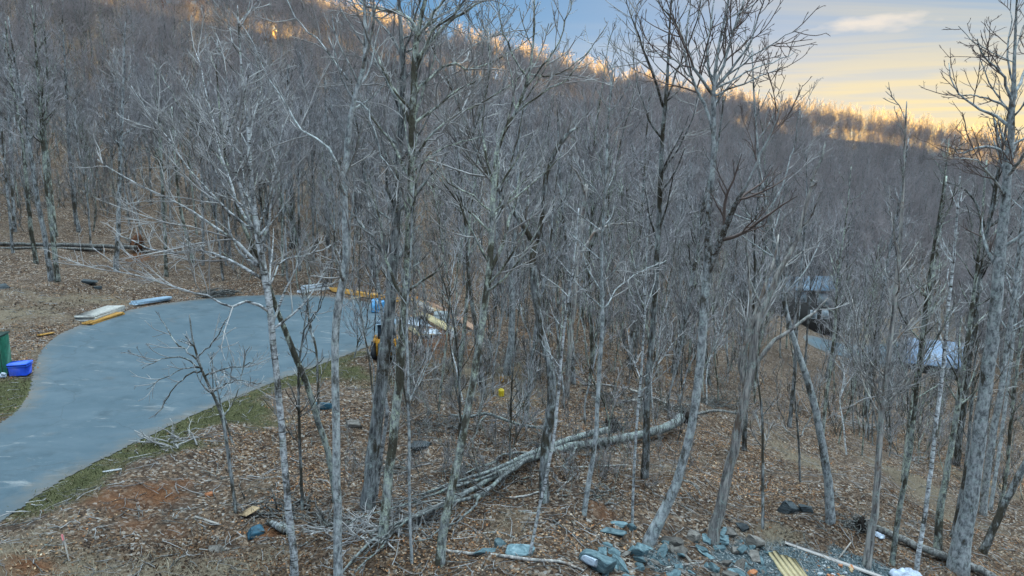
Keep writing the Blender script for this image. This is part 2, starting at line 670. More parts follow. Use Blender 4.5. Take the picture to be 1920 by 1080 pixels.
COLS = [  # some columns: unseen ground past the crest raised to block the sun
    (-700, [(16, .6), (30, .6), (45, 1.2), (60, 3), (80, 6), (110, 14), (160, 34), (220, 60), (300, 92), (420, 90)]),
    (-350, [(16, .5), (30, .5), (45, 1.0), (60, 2.4), (80, 5), (110, 12), (160, 32), (220, 58), (300, 92), (420, 90)]),
    (0, [(16, .3), (30, .2), (40, .3), (55, 1.7), (75, 4), (100, 8), (140, 22), (200, 47), (260, 73), (300, 86), (420, 112)]),
    (300, [(16, .1), (30, .05), (45, 0), (60, .5), (75, 2.8), (100, 7), (140, 20), (200, 45), (260, 68), (300, 78), (420, 102)]),
    (640, [(16, 0), (30, -.2), (45, 0), (60, .2), (80, 2.6), (100, 6), (140, 16), (200, 38), (300, ('c', 22)), (420, 82)]),
    (960, [(16, 0), (30, -.8), (45, -1.2), (60, -1), (80, 0), (100, 3), (140, 10), (200, 27), (310, ('c', 88)), (430, 46)]),
    (1300, [(16, -.4), (30, -2), (45, -4), (60, -5.5), (80, -6), (100, -5), (140, 0), (200, 9), (350, ('c', 168)), (470, 18)]),
    (1600, [(16, -.9), (30, -3.2), (45, -6.5), (60, -9.5), (80, -12), (110, -14), (150, -12), (200, -6), (280, 4), (400, ('c', 212)), (520, 4)]),
    (1920, [(16, -1.3), (30, -4.6), (45, -8.5), (60, -12), (80, -14.5), (110, -16), (150, -16), (200, -13), (300, -5), (450, ('c', 283)), (580, -12)]),
    (2300, [(16, -1.5), (30, -5), (45, -9), (60, -12.5), (80, -15), (110, -16.5), (150, -17), (200, -15), (300, -8), (470, -2), (600, -16)]),
]
ctl = []
for px, lst in COLS:
    a = azim(px)
    for d_, z_ in lst:
        if isinstance(z_, tuple):
            z_ = elev_z(px, z_[1], d_) - 15.0
        ctl.append((math.sin(a) * d_, math.cos(a) * d_, z_))
for a in range(-180, 181, 45):
    for d_ in (10,):
        ctl.append((math.sin(R(a)) * d_, math.cos(R(a)) * d_, 0.1))
for a in (75, 105, 140, 180, -140, -105, -80):
    for d_ in (60, 200, 420):
        ctl.append((math.sin(R(a)) * d_, math.cos(R(a)) * d_, -0.04 * d_ if a > 0 and a < 150 else 0.1 * d_ if a < 0 and a > -130 else 0))
for a in range(-170, 181, 20):
    zz = -20 if -20 < a < 140 else 20
    ctl.append((math.sin(R(a)) * 900, math.cos(R(a)) * 900, zz))
ctl = np.array(ctl)
SC = 100.0


def _tps(r2):
    return np.where(r2 > 1e-12, 0.5 * r2 * np.log(np.maximum(r2, 1e-12)), 0.0)


_n = len(ctl)
_XY = ctl[:, :2] / SC
_A = np.zeros((_n + 3, _n + 3))
_d2 = ((_XY[:, None] - _XY[None]) ** 2).sum(-1)
_A[:_n, :_n] = _tps(_d2) + np.eye(_n) * 1e-4
_A[:_n, _n] = 1
_A[:_n, _n + 1:] = _XY
_A[_n:, :_n] = _A[:_n, _n:].T
_w = np.linalg.solve(_A, np.concatenate([ctl[:, 2], np.zeros(3)]))


def h_base(x, y):
    x = np.asarray(x, float)
    y = np.asarray(y, float)
    shp = x.shape
    q = np.stack([x.ravel(), y.ravel()], -1) / SC
    o = np.empty(len(q))
    for i in range(0, len(q), 20000):
        k = q[i:i + 20000]
        r2 = ((k[:, None] - _XY[None]) ** 2).sum(-1)
        o[i:i + 20000] = _tps(r2) @ _w[:_n] + _w[_n] + k @ _w[_n + 1:]
    rad = np.hypot(x, y).ravel()
    far = np.clip((rad - 800) / 600, 0, 1)
    o = o * (1 - far) - 40 * far
    return o.reshape(shp)


_sn = np.random.default_rng(3)
_sw = []
for lam, amp in ((14, .22), (8, .14), (4.5, .10), (2.4, .06), (1.2, .035), (0.7, .02)):
    for _ in range(5):
        a = _sn.uniform(0, 2 * math.pi)
        _sw.append((math.cos(a) * 2 * math.pi / lam, math.sin(a) * 2 * math.pi / lam, _sn.uniform(0, 6.28), amp / 2))


def bumps(x, y):
    o = np.zeros_like(np.asarray(x, float))
    for kx, ky, ph, am in _sw:
        o += am * np.sin(kx * x + ky * y + ph)
    return o


def hit_with(hf, px, py, lift=0.0, tmax=520.0):
    d = ray(px, py)
    t = np.concatenate([np.arange(6, 80, 0.4), np.arange(80, tmax, 1.5)])
    z = CAMZ + d[2] * t - (hf(d[0] * t, d[1] * t) + lift)
    k = np.where(z < 0)[0]
    if len(k) == 0:
        tt = 300.0
    else:
        i = k[0]
        if i == 0:
            tt = t[0]
        else:
            tt = t[i - 1] + (t[i] - t[i - 1]) * z[i - 1] / (z[i - 1] - z[i])
    return np.array([d[0] * tt, d[1] * tt, CAMZ + d[2] * tt])


ROAD_PX = [(-330, 1150), (-150, 1060), (0, 983), (100, 908), (250, 832), (400, 762), (550, 702), (690, 652), (735, 630), (752, 606), (740, 582),
           (690, 566), (620, 556), (540, 553), (450, 555), (380, 560), (310, 569), (240, 582), (160, 607), (110, 627), (78, 655), (64, 690),
           (58, 732), (40, 765), (0, 797), (-150, 872), (-330, 960)]
ROAD = np.array([hit_with(h_base, *p)[:2] for p in ROAD_PX])


def smooth_poly(P, it=2):
    for _ in range(it):
        Q = np.roll(P, -1, 0)
        P = np.stack([.75 * P + .25 * Q, .25 * P + .75 * Q], 1).reshape(-1, 2)
    return P


ROAD = smooth_poly(ROAD)
_rg = np.random.default_rng(2)
_t = np.linspace(0, 1, 900, endpoint=False) * len(ROAD)
_i = _t.astype(int)
ROAD_EDGE = ROAD[_i] + (np.roll(ROAD, -1, 0)[_i] - ROAD[_i]) * (_t - _i)[:, None] + _rg.normal(size=(900, 2)) * 0.035
DRIVE_PX = [(1500, 622), (1600, 648), (1700, 636), (1760, 640), (1745, 664), (1690, 690), (1600, 674), (1515, 650)]
DRIVE = smooth_poly(np.array([hit_with(h_base, *p)[:2] for p in DRIVE_PX]))


def poly_sd(P, x, y):
    """signed distance: negative inside"""
    x = np.asarray(x, float).ravel()
    y = np.asarray(y, float).ravel()
    A, Bq = P, np.roll(P, -1, 0)
    d = np.full(len(x), 1e9)
    ins = np.zeros(len(x), bool)
    for (ax, ay), (bx, by) in zip(A, Bq):
        ex, ey = bx - ax, by - ay
        tt = np.clip(((x - ax) * ex + (y - ay) * ey) / (ex * ex + ey * ey + 1e-12), 0, 1)
        d = np.minimum(d, np.hypot(x - ax - tt * ex, y - ay - tt * ey))
        c = ((ay > y) != (by > y))
        ins ^= c & (x < (bx - ax) * (y - ay) / (by - ay + 1e-12) + ax)
    return np.where(ins, -d, d)


def h(x, y):
    x = np.asarray(x, float)
    y = np.asarray(y, float)
    sd = np.minimum(poly_sd(ROAD, x, y), poly_sd(DRIVE, x, y)).reshape(x.shape)
    m = np.clip(sd / 2.5, 0, 1)
    m = m * m * (3 - 2 * m)
    sink = np.clip((-sd - 0.2) / 0.5, 0, 1) * 0.10
    return h_base(x, y) + bumps(x, y) * m - sink


def hit(px, py, lift=0.0):
    return hit_with(h, px, py, lift)


def hz(x, y):
    return float(h(np.array([x]), np.array([y]))[0])


def at_y(px, py, y):
    d = ray(px, py)
    return np.array([0, 0, CAMZ]) + d * (y / d[1])


# ground sheet: rings round the camera foot, reaching the horizon
az = np.concatenate([np.arange(-180, -54, 5.0), np.arange(-54, 54, 0.38), np.arange(54, 180, 5.0)])
az = np.radians(az)
rr_ = [2.0]
while rr_[-1] < 6000:
    r0 = rr_[-1]
    rr_.append(r0 + max(0.12, r0 * (0.0075 if r0 < 70 else 0.013 if r0 < 500 else 0.08)))
rr_ = np.array(rr_)
GX = np.sin(az)[None, :] * rr_[:, None]
GY = np.cos(az)[None, :] * rr_[:, None]
GZ = h(GX, GY)
na, nr = len(az), len(rr_)
gv = np.stack([GX, GY, GZ], -1).reshape(-1, 3)
gv = np.concatenate([gv, [[0, 0, hz(0, 0)]]])
ii = np.arange(nr - 1)[:, None] * na
jj = np.arange(na)[None, :]
j2 = (jj + 1) % na
gq = np.stack([ii + jj, ii + j2, ii + na + j2, ii + na + jj], -1).reshape(-1, 4)
gt = np.stack([np.full(na, len(gv) - 1), (np.arange(na) + 1) % na, np.arange(na)], -1)


def blob(x, y, pts, rad):
    m = np.zeros(len(x))
    for p in pts:
        q = hit(*p[:2])
        r_ = p[2] if len(p) > 2 else rad
        m = np.maximum(m, np.exp(-((x - q[0]) ** 2 + (y - q[1]) ** 2) / (r_ * r_)))
    return m


gx, gy = gv[:, 0], gv[:, 1]
gsd = poly_sd(ROAD, gx, gy)
fb = bumps(gx * 2.1 + 5, gy * 2.1) * 1.6
# zones: r grass, g red dirt, b straw, a blue grey gravel
strip = np.exp(-np.clip(gsd - 0.35 + fb * 0.7, 0, 99) ** 2 / 1.1) * (gsd > -0.5)
south = blob(gx, gy, [(150, 900, 3.0), (250, 860, 3), (330, 825, 3.5), (430, 785, 3.5), (520, 745, 3.5), (600, 712, 3.5), (680, 680, 3.5), (20, 745, 3.2)], 3)
grass = np.clip(strip * south * 1.25 + blob(gx, gy, [(640, 700, 2.2), (480, 775, 1.7), (350, 830, 1.4), (10, 740, 2)], 2) * 0.75 + fb * 1.0 * south - .14, 0, 1)
dirt = np.clip(blob(gx, gy, [(215, 945, 1.0), (290, 925, 1.1), (330, 905, .8), (250, 985, .9), (320, 1000, .7), (500, 1000, .5), (1130, 955, .7), (700, 930, .7), (40, 690, .8),
                             (260, 480, 1.4), (820, 640, 3), (60, 1060, .8), (780, 660, 2)], 1) * 1.0 + fb * 0.5 - 0.15, 0, 1)
straw = np.clip(blob(gx, gy, [(60, 1040, 2.2), (170, 1060, 2.0), (300, 1070, 1.6), (400, 1078, 1.4), (250, 1050, 1.2), (60, 570, 4), (170, 560, 3), (-80, 600, 6), (120, 985, 1.2), (900, 740, 2.5), (960, 700, 3),
                              (1500, 860, 2.5), (1830, 900, 3), (1470, 1000, 1), (850, 690, 3), (1700, 900, 3)], 2) * .9 + fb * 0.6 - 0.1, 0, 1)
gravel = np.clip(blob(gx, gy, [(1440, 1062, 1.2), (1380, 1055, .8), (1520, 1065, 1.3), (1600, 1060, .9), (1250, 1060, .8), (1660, 1075, .8)], 1) * 1.2 + fb * 0.3 - .1, 0, 1)
lawn = np.clip(blob(gx, gy, [(1690, 600, 9), (1650, 640, 6), (1760, 590, 8)], 8) * 1.2, 0, 1)
zones = np.stack([grass, dirt, np.maximum(straw, lawn), gravel], -1)

GROUND, t, b = mat_new('leaf litter ground', 0.95, 0.08)
geo = N(t, 'ShaderNodeNewGeometry')
pos = geo.outputs['Position']
vor = N(t, 'ShaderNodeTexVoronoi')
vor.inputs['Scale'].default_value = 13.0
t.links.new(mapv(t, pos, (1, 1, 0.6)), vor.inputs['Vector'])
sepc = N(t, 'ShaderNodeSeparateColor')
t.links.new(vor.outputs['Color'], sepc.inputs[0])
leafc = ramp(t, sepc.outputs[0], [(0.0, (0.02, 0.016, 0.013)), (0.25, (0.075, 0.047, 0.031)), (0.5, (0.165, 0.106, 0.068)), (0.75, (0.26, 0.18, 0.12)), (0.92, (0.38, 0.33, 0.27)), (1.0, (0.5, 0.47, 0.43))])
big = noise_(t, pos, 0.22, 5, 0.6)
med = noise_(t, pos, 1.7, 5, 0.65)
fine = noise_(t, pos, 30.0, 3, 0.6)
col = mixc_(t, rng_(t, med, 0.38, 0.68, 0.0, 0.85), leafc, (0.060, 0.045, 0.036))
col = mixc_(t, rng_(t, big, 0.45, 0.7, 0, 0.35), col, (0.17, 0.125, 0.09))
att = N(t, 'ShaderNodeAttribute', attribute_name='zones')
sz = N(t, 'ShaderNodeSeparateColor')
t.links.new(att.outputs['Color'], sz.inputs[0])


zn_ = noise_(t, pos, 3.5, 8, 0.75)


def zmask(sock, lo=0.2, hi=0.8, k=0.7):
    a = N(t, 'ShaderNodeMath', operation='MULTIPLY_ADD')
    t.links.new(zn_, a.inputs[0])
    a.inputs[1].default_value = k
    t.links.new(sock, a.inputs[2])
    return rng_(t, a.outputs[0], lo + k * 0.5, hi + k * 0.5)


strawc = ramp(t, noise_(t, mapv(t, pos, (9, 22, 9)), 1.6, 6, 0.75, 0.8), [(0.34, (0.07, 0.054, 0.038)), (0.5, (0.18, 0.14, 0.095)), (0.66, (0.34, 0.285, 0.205))])
col = mixc_(t, zmask(sz.outputs[2]), col, strawc)
dirtc = ramp(t, noise_(t, pos, 5.0, 6, 0.7), [(0.3, (0.085, 0.04, 0.022)), (0.55, (0.17, 0.08, 0.04)), (0.75, (0.26, 0.15, 0.085))])
col = mixc_(t, zmask(sz.outputs[1], 0.25, 0.85), col, dirtc)
grav = N(t, 'ShaderNodeTexVoronoi')
grav.inputs['Scale'].default_value = 26.0
t.links.new(pos, grav.inputs['Vector'])
sg = N(t, 'ShaderNodeSeparateColor')
t.links.new(grav.outputs['Color'], sg.inputs[0])
gravc = ramp(t, sg.outputs[1], [(0.0, (0.03, 0.045, 0.05)), (0.5, (0.085, 0.115, 0.122)), (0.9, (0.18, 0.215, 0.22)), (1.0, (0.42, 0.42, 0.40))])
col = mixc_(t, zmask(att.outputs['Alpha'], 0.35, 0.6), col, gravc)
grassc = ramp(t, noise_(t, mapv(t, pos, (14, 14, 14)), 1.4, 5, 0.7), [(0.3, (0.04, 0.044, 0.02)), (0.52, (0.09, 0.092, 0.042)), (0.72, (0.19, 0.165, 0.095))])
col = mixc_(t, zmask(sz.outputs[0]), col, grassc)
t.links.new(col, b.inputs['Base Color'])
hb = N(t, 'ShaderNodeMath', operation='MULTIPLY_ADD')
t.links.new(vor.outputs['Distance'], hb.inputs[0])
hb.inputs[1].default_value = -0.6
t.links.new(fine, hb.inputs[2])
bump_(t, b, hb.outputs[0], 0.9, 0.06)
ground = mesh_obj('ground', gv, [gq, gt], GROUND, smooth=True, colors={'zones': zones})
tag(ground, kind='structure')


# asphalt
def asphalt(name):
    m, t, b = mat_new(name, 0.8, 0.3)
    g = N(t, 'ShaderNodeNewGeometry').outputs['Position']
    sp_ = noise_(t, g, 60, 3, 0.7)
    bg_ = noise_(t, mapv(t, g, (0.5, 0.9, 1)), 0.55, 6, 0.68, 0.6)
    c = ramp(t, sp_, [(0.3, (0.052, 0.083, 0.100)), (0.7, (0.092, 0.133, 0.154))])
    c = mixc_(t, rng_(t, bg_, 0.40, 0.62, 0, 0.7), c, (0.110, 0.146, 0.164))
    g2 = N(t, 'ShaderNodeTexNoise')
    g2.inputs['Scale'].default_value = 2.2
    g2.inputs['Detail'].default_value = 7
    g2.inputs['Roughness'].default_value = 0.75
    t.links.new(mapv(t, g, (0.8, 1.1, 1), (7, 2, 0)), g2.inputs['Vector'])
    c = mixc_(t, rng_(t, g2.outputs[0], 0.55, 0.75, 0, 0.5), c, (0.16, 0.172, 0.17))
    st_ = noise_(t, mapv(t, g, (0.6, 1.8, 1), (3, 1, 0)), 0.9, 6, 0.65, 0.6)
    c = mixc_(t, rng_(t, st_, 0.60, 0.70, 0, 0.75), c, (0.27, 0.28, 0.27))
    mud = noise_(t, g, 0.45, 6, 0.7, 0.4)
    c = mixc_(t, rng_(t, mud, 0.58, 0.74, 0, 0.6), c, (0.15, 0.13, 0.11))
    ol = noise_(t, mapv(t, g, (1, 1, 1), (4, 9, 0)), 0.8, 5, 0.65)
    c = mixc_(t, rng_(t, ol, 0.52, 0.72, 0, 0.65), c, (0.040, 0.062, 0.073))
    # tyre tracks sweeping round the circle
    tw = N(t, 'ShaderNodeTexWave', wave_type='RINGS', rings_direction='Z')
    tw.inputs['Scale'].default_value = 0.13
    tw.inputs['Distortion'].default_value = 3.0
    tw.inputs['Detail'].default_value = 2
    t.links.new(mapv(t, g, (1, 1, 0), (12.0, -46.0, 0)), tw.inputs['Vector'])
    c = mixc_(t, rng_(t, tw.outputs[1], 0.86, 1.0, 0, 0.1), c, (0.05, 0.068, 0.078))
    # dust and leaf crumbs gathered along the edge
    ea = N(t, 'ShaderNodeAttribute', attribute_name='edge')
    en = N(t, 'ShaderNodeMath', operation='MULTIPLY_ADD')
    t.links.new(noise_(t, g, 1.6, 7, 0.75), en.inputs[0])
    en.inputs[1].default_value = 1.7
    t.links.new(ea.outputs['Fac'], en.inputs[2])
    c = mixc_(t, rng_(t, en.outputs[0], 0.75, 1.45, 0.8, 0), c, (0.16, 0.135, 0.105))
    # broad worn and damp areas
    wa = noise_(t, mapv(t, g, (1, 1, 1), (21, 3, 0)), 0.16, 4, 0.6, 0.5)
    c = mixc_(t, rng_(t, wa, 0.42, 0.6, 0.0, 0.55), c, (0.062, 0.098, 0.118))
    # hair cracks
    vc = N(t, 'ShaderNodeTexVoronoi', feature='DISTANCE_TO_EDGE')
    vc.inputs['Scale'].default_value = 0.16
    wv = N(t, 'ShaderNodeVectorMath', operation='ADD')
    t.links.new(g, wv.inputs[0])
    nv = N(t, 'ShaderNodeTexNoise')
    nv.inputs['Scale'].default_value = 0.7
    nv.inputs['Detail'].default_value = 5
    t.links.new(g, nv.inputs['Vector'])
    t.links.new(nv.outputs['Color'], wv.inputs[1])
    t.links.new(wv.outputs[0], vc.inputs['Vector'])
    c = mixc_(t, rng_(t, vc.outputs[0], 0.0, 0.005, 0.35, 0), c, (0.04, 0.05, 0.055))
    t.links.new(c, b.inputs['Base Color'])
    bump_(t, b, sp_, 0.25, 0.01)
    return m


def sheet(name, poly, step, mat, lift, zf=h_base):
    x0, y0 = poly.min(0)
    x1, y1 = poly.max(0)
    gx_, gy_ = np.meshgrid(np.arange(x0, x1, step), np.arange(y0, y1, step))
    s_ = poly_sd(poly[::3] if len(poly) > 400 else poly, gx_, gy_)
    k = s_ < -step * 0.4
    inner = np.stack([gx_.ravel()[k], gy_.ravel()[k]], -1)
    pts = np.concatenate([poly, inner])
    n_ = len(poly)
    vv, _, ff, *_r = delaunay_2d_cdt([Vector(p) for p in pts], [(i, (i + 1) % n_) for i in range(n_)], [list(range(n_))], 1, 1e-5)
    vv = np.array([(p.x, p.y) for p in vv])
    z = zf(vv[:, 0], vv[:, 1]) + lift
    sd_ = np.clip(-poly_sd(poly[::3] if len(poly) > 400 else poly, vv[:, 0], vv[:, 1]) / 1.3, 0, 1)
    return mesh_obj(name, np.column_stack([vv, z]), [np.array([list(f) for f in ff])], mat, smooth=True, colors={'edge': np.repeat(sd_[:, None], 4, 1)})


ASPH = asphalt('worn asphalt')
tag(sheet('road', ROAD_EDGE, 1.2, ASPH, 0.03), kind='structure')
tag(sheet('driveway', DRIVE, 2.0, ASPH, 0.03), kind='structure')
# ------------------------------------------------------------------ tree growth
def resample(P, Rd, n):
    P = np.asarray(P, float)
    Rd = np.asarray(Rd, float)
    s = np.concatenate([[0], np.cumsum(np.linalg.norm(np.diff(P, axis=0), axis=1))])
    # Catmull-Rom through the points for smooth bends
    q = np.linspace(0, s[-1], n)
    i = np.clip(np.searchsorted(s, q, side='right') - 1, 0, len(P) - 2)
    tt = ((q - s[i]) / (s[i + 1] - s[i] + 1e-9))[:, None]
    p0 = P[np.maximum(i - 1, 0)]
    p1, p2 = P[i], P[i + 1]
    p3 = P[np.minimum(i + 2, len(P) - 1)]
    C = 0.5 * (2 * p1 + (p2 - p0) * tt + (2 * p0 - 5 * p1 + 4 * p2 - p3) * tt ** 2 + (3 * p1 - p0 - 3 * p2 + p3) * tt ** 3)
    return C, np.interp(q, s, Rd)


def lens(P):
    return np.linalg.norm(np.diff(P, axis=1), axis=2).sum(1)


def sample_at(P, Rd, pid, t):
    n = P.shape[1]
    f = t * (n - 1)
    i = np.minimum(f.astype(int), n - 2)
    w = (f - i)[:, None]
    p = P[pid, i] * (1 - w) + P[pid, i + 1] * w
    tan = P[pid, i + 1] - P[pid, i]
    tan /= np.linalg.norm(tan, axis=1, keepdims=True) + 1e-9
    r = Rd[pid, i] * (1 - w[:, 0]) + Rd[pid, i + 1] * w[:, 0]
    return p, tan, r


def spawn(g, P, Rd, pid, t, ang, length, rr_k, n, wig, up, rmin, flat=0.0):
    p, tan, r = sample_at(P, Rd, pid, t)
    K = len(pid)
    rnd = g.normal(size=(K, 3))
    if flat:
        rnd[:, 2] *= (1 - flat)
    perp = rnd - (rnd * tan).sum(1, keepdims=True) * tan
    perp /= np.linalg.norm(perp, axis=1, keepdims=True) + 1e-9
    d = tan * np.cos(ang)[:, None] + perp * np.sin(ang)[:, None]
    out_ = np.empty((K, n, 3))
    out_[:, 0] = p
    st = (length / (n - 1))[:, None]
    for k in range(1, n):
        d = d + g.normal(size=(K, 3)) * wig
        d[:, 2] += up
        d /= np.linalg.norm(d, axis=1, keepdims=True)
        out_[:, k] = out_[:, k - 1] + d * st
    s = np.linspace(0, 1, n)[None]
    r0 = np.maximum(r * rr_k, rmin * 1.6)[:, None]
    rad = r0 * (1 - s) ** 0.8 + rmin * s
    return out_, rad


def children(g, P, Rd, per_m, t0, t1, ang0, ang1, lenk, n, wig, up, rk, rmin, kmin=1, maxlen=None, flat=0.0, taper=0.55):
    ln = lens(P)
    cnt = np.maximum(kmin, np.round(ln * per_m * g.uniform(.75, 1.25, len(ln)))).astype(int)
    pid = np.repeat(np.arange(len(ln)), cnt)
    t = g.uniform(t0, t1, len(pid))
    L_ = ln[pid] * lenk * (1.05 - taper * t) * g.uniform(.6, 1.3, len(pid))
    if maxlen:
        L_ = np.minimum(L_, maxlen * g.uniform(.7, 1.2, len(pid)))
    return spawn(g, P, Rd, pid, t, g.uniform(R(ang0), R(ang1), len(pid)), L_, rk, n, wig, up, rmin, flat)


def tree_meshes(g, mains, limbs, base, bark, twig, par, crown=True, kmain=None, **kw):
    """mains / limbs: lists of (pts, radii) in world space. Builds the children 'trunk' and 'crown' of par"""
    o = dict(den1=1.2, t0=0.38, l1=0.21, den2=2.4, l2=0.54, den3=3.6, l3=0.46, den4=4.0, l4=0.45, up=0.06, rmin=0.005, a0=32, a1=62, wig=0.11, lev4=True, sides=9)
    o.update(kw)
    T1, T2 = Tubes(), Tubes()
    Pm, Rm = [], []
    for p, r in mains:
        a, c = resample(p, r, 28)
        jit = g.normal(size=a.shape) * (c[:, None] * 0.10)
        jit[0] = 0
        a = a + jit
        # root flare
        if len(Pm) == 0:
            c = c * (1 + 0.22 * np.exp(-np.linspace(0, 1, 28) * 26))
        Pm.append(a)
        Rm.append(c)
    Pm, Rm = np.array(Pm), np.array(Rm)
    T1.add(Pm, Rm, o['sides'], cap=True)
    Pl, Rl = np.zeros((0, 12, 3)), np.zeros((0, 12))
    if limbs:
        q = [resample(p, r, 12) for p, r in limbs]
        Pl = np.array([a for a, _ in q])
        Rl = np.array([c for _, c in q])
        Pl[:, 1:] += g.normal(size=Pl[:, 1:].shape) * 0.02
        T1.add(Pl, Rl, 7, cap=True)
    L1P, L1R = Pl, Rl
    if o['den1'] > 0:
        o['den1'] *= o.get('dk', 1.0)
        P1, R1 = children(g, Pm, Rm, o['den1'], o['t0'], 0.985, o['a0'], o['a1'], o['l1'], 12, o['wig'] * .75, o['up'], .42, .009, maxlen=o.get('maxl1', 4.5), taper=0.75)
        T1.add(P1, R1, 6)
        L1P, L1R = np.concatenate([Pl, P1]), np.concatenate([Rl, R1])
    if len(L1P) == 0:
        L1P, L1R = Pm[:, ::2][:, :12], Rm[:, ::2][:, :12]
    if o['den2'] > 0:
        P2, R2 = children(g, L1P, L1R, o['den2'], 0.18, 0.99, 22, 55, o['l2'], 7, o['wig'], o['up'], .6, .007, kmin=2)
        T2.add(P2, R2, 4)
        P3, R3 = children(g, P2, R2, o['den3'], 0.15, 0.99, 20, 50, o['l3'], 5, o['wig'], o['up'] * .8, .65, o['rmin'], kmin=2)
        T2.add(P3, R3, 2 if o.get('flat') else 3)
        if o['lev4']:
            P4, R4 = children(g, P3, R3, o['den4'], 0.2, 0.98, 20, 48, o['l4'], 3, .15, o['up'] * .6, .75, o['rmin'] * .8, kmin=1)
            T2.add(P4, R4, 3)
    tr = T1.build('trunk', bark, par, base)
    cr = None
    if T2.n:
        cr = T2.build('crown', twig, par, base)
    return tr, cr


# ------------------------------------------------------------------ foreground trees, each traced to its own place
def trace(pts, y, dy=0.0, tipdy=0.0):
    n = len(pts)
    P, Rd = [], []
    for i, p in enumerate(pts):
        yy = y + dy + tipdy * i / max(1, n - 1)
        q = at_y(p[0], p[1], yy)
        d = ray(p[0], p[1])
        P.append(q)
        Rd.append(max(0.66 * p[2] * (yy / d[1]) / F / 2, 0.006))
    return np.array(P), np.array(Rd)


HG = np.random.default_rng(21)


def hero(label, bark, twig, main, stems=(), lean=0.0, name='bare_tree', cat='tree', group='bare trees near the turning circle and rubble', **kw):
    base = hit(main[0][0], main[0][1])
    y = base[1]
    P, Rd = trace(main, y, 0, lean if lean else HG.uniform(-1.2, 1.2))
    P[0] = base
    P = np.concatenate([[base - np.array([0, 0, 0.35])], P])
    Rd = np.concatenate([[Rd[0]], Rd])
    tip = P[-1][1] - y
    lim = []
    for s in stems:
        # start depth follows the trunk where the stem leaves it
        k = int(np.argmin([abs(m[1] - s[0][1]) for m in main]))
        dy0 = tip * k / max(1, len(main) - 1)
        lim.append(trace(s, y, dy0, HG.uniform(-2.2, 1.6)))
    root = empty(name, tuple(base), label, cat, group)
    tree_meshes(HG, [(P, Rd)], lim, base, bark, twig, root, dk=1.35, **kw)
    return root


NT, RT = T_NEAR, T_RED
hero('white-barked birch with low limbs sweeping left over the asphalt', B_BIRCH, NT,
     [(553, 1078, 22), (541, 960, 20), (528, 800, 19), (516, 680, 18), (506, 580, 19), (494, 500, 20), (480, 420, 17), (472, 350, 13), (465, 240, 9), (452, 120, 6), (445, 10, 3)],
     [[(492, 505, 11), (450, 460, 9), (400, 420, 7), (340, 385, 5), (260, 345, 3), (180, 300, 1.5)],
      [(497, 525, 10), (440, 490, 8), (370, 470, 5), (300, 472, 4), (230, 445, 2)],
      [(505, 585, 10), (470, 565, 8), (430, 575, 7), (390, 555, 5), (300, 530, 4), (200, 500, 2)],
      [(487, 470, 9), (500, 430, 7), (512, 370, 6), (520, 300, 4), (530, 230, 2)],
      [(476, 430, 9), (440, 370, 7), (418, 300, 5), (398, 220, 4), (370, 100, 2)],
      [(481, 440, 9), (462, 400, 7), (445, 330, 5), (430, 240, 4), (425, 130, 2)],
      [(470, 330, 7), (450, 270, 5), (455, 210, 4), (470, 120, 2)],
      [(500, 545, 6), (530, 490, 4), (590, 475, 3), (650, 445, 2)],
      [(480, 440, 7), (420, 390, 6), (360, 320, 4), (290, 230, 3), (240, 150, 1.5)]],
     den1=.9, t0=.45, den3=3.6)
hero('dark mossy trunk leaning left into the white birch', B_LICH, NT,
     [(630, 940, 19), (617, 853, 17), (597, 790, 17), (575, 720, 17), (550, 660, 17), (530, 610, 15), (512, 560, 14), (488, 490, 13), (455, 420, 10), (430, 330, 8), (415, 240, 6), (405, 120, 3)],
     [[(430, 330, 6), (400, 280, 5), (350, 220, 3), (300, 140, 2)]], den1=.7, t0=.55)
hero('smooth pale grey trunk kinked above the asphalt edge', B_GREY, NT,
     [(633, 1085, 25), (632, 950, 23), (630, 800, 22), (628, 650, 21), (633, 570, 23), (648, 500, 21), (646, 400, 18), (650, 290, 16), (660, 200, 15), (683, 120, 13), (685, 40, 10), (680, -60, 7), (676, -140, 4)],
     [[(646, 335, 9), (610, 275, 7), (565, 243, 6), (535, 195, 5), (500, 140, 3), (465, 60, 2)], [(680, 130, 9), (692, 80, 8), (700, 20, 6), (712, -60, 4), (725, -130, 2)],
      [(664, 190, 7), (690, 210, 6), (715, 290, 5), (750, 345, 3)], [(652, 150, 6), (610, 90, 5), (560, 40, 3), (530, -20, 2)]], den1=.7, t0=.5)
hero('dark oak with a black moss patch on its thick leaning trunk', B_OAKM, NT,
     [(690, 952, 42), (700, 850, 37), (712, 740, 34), (722, 650, 35), (735, 540, 30), (742, 430, 26), (748, 320, 22), (752, 230, 20), (757, 150, 17), (752, 60, 12), (745, -50, 8), (740, -150, 4)],
     [[(752, 215, 9), (735, 170, 8), (700, 110, 6), (670, 70, 4), (640, 20, 3)], [(748, 330, 8), (720, 290, 7), (690, 230, 5), (670, 180, 3)],
      [(755, 110, 8), (735, 70, 7), (700, 30, 5), (660, 10, 4), (620, -30, 2)], [(744, 420, 7), (715, 400, 6), (690, 370, 5), (660, 350, 3)],
      [(750, 150, 7), (770, 60, 6), (790, -10, 4), (800, -90, 2)]], den1=.7, t0=.42, wig=.2)
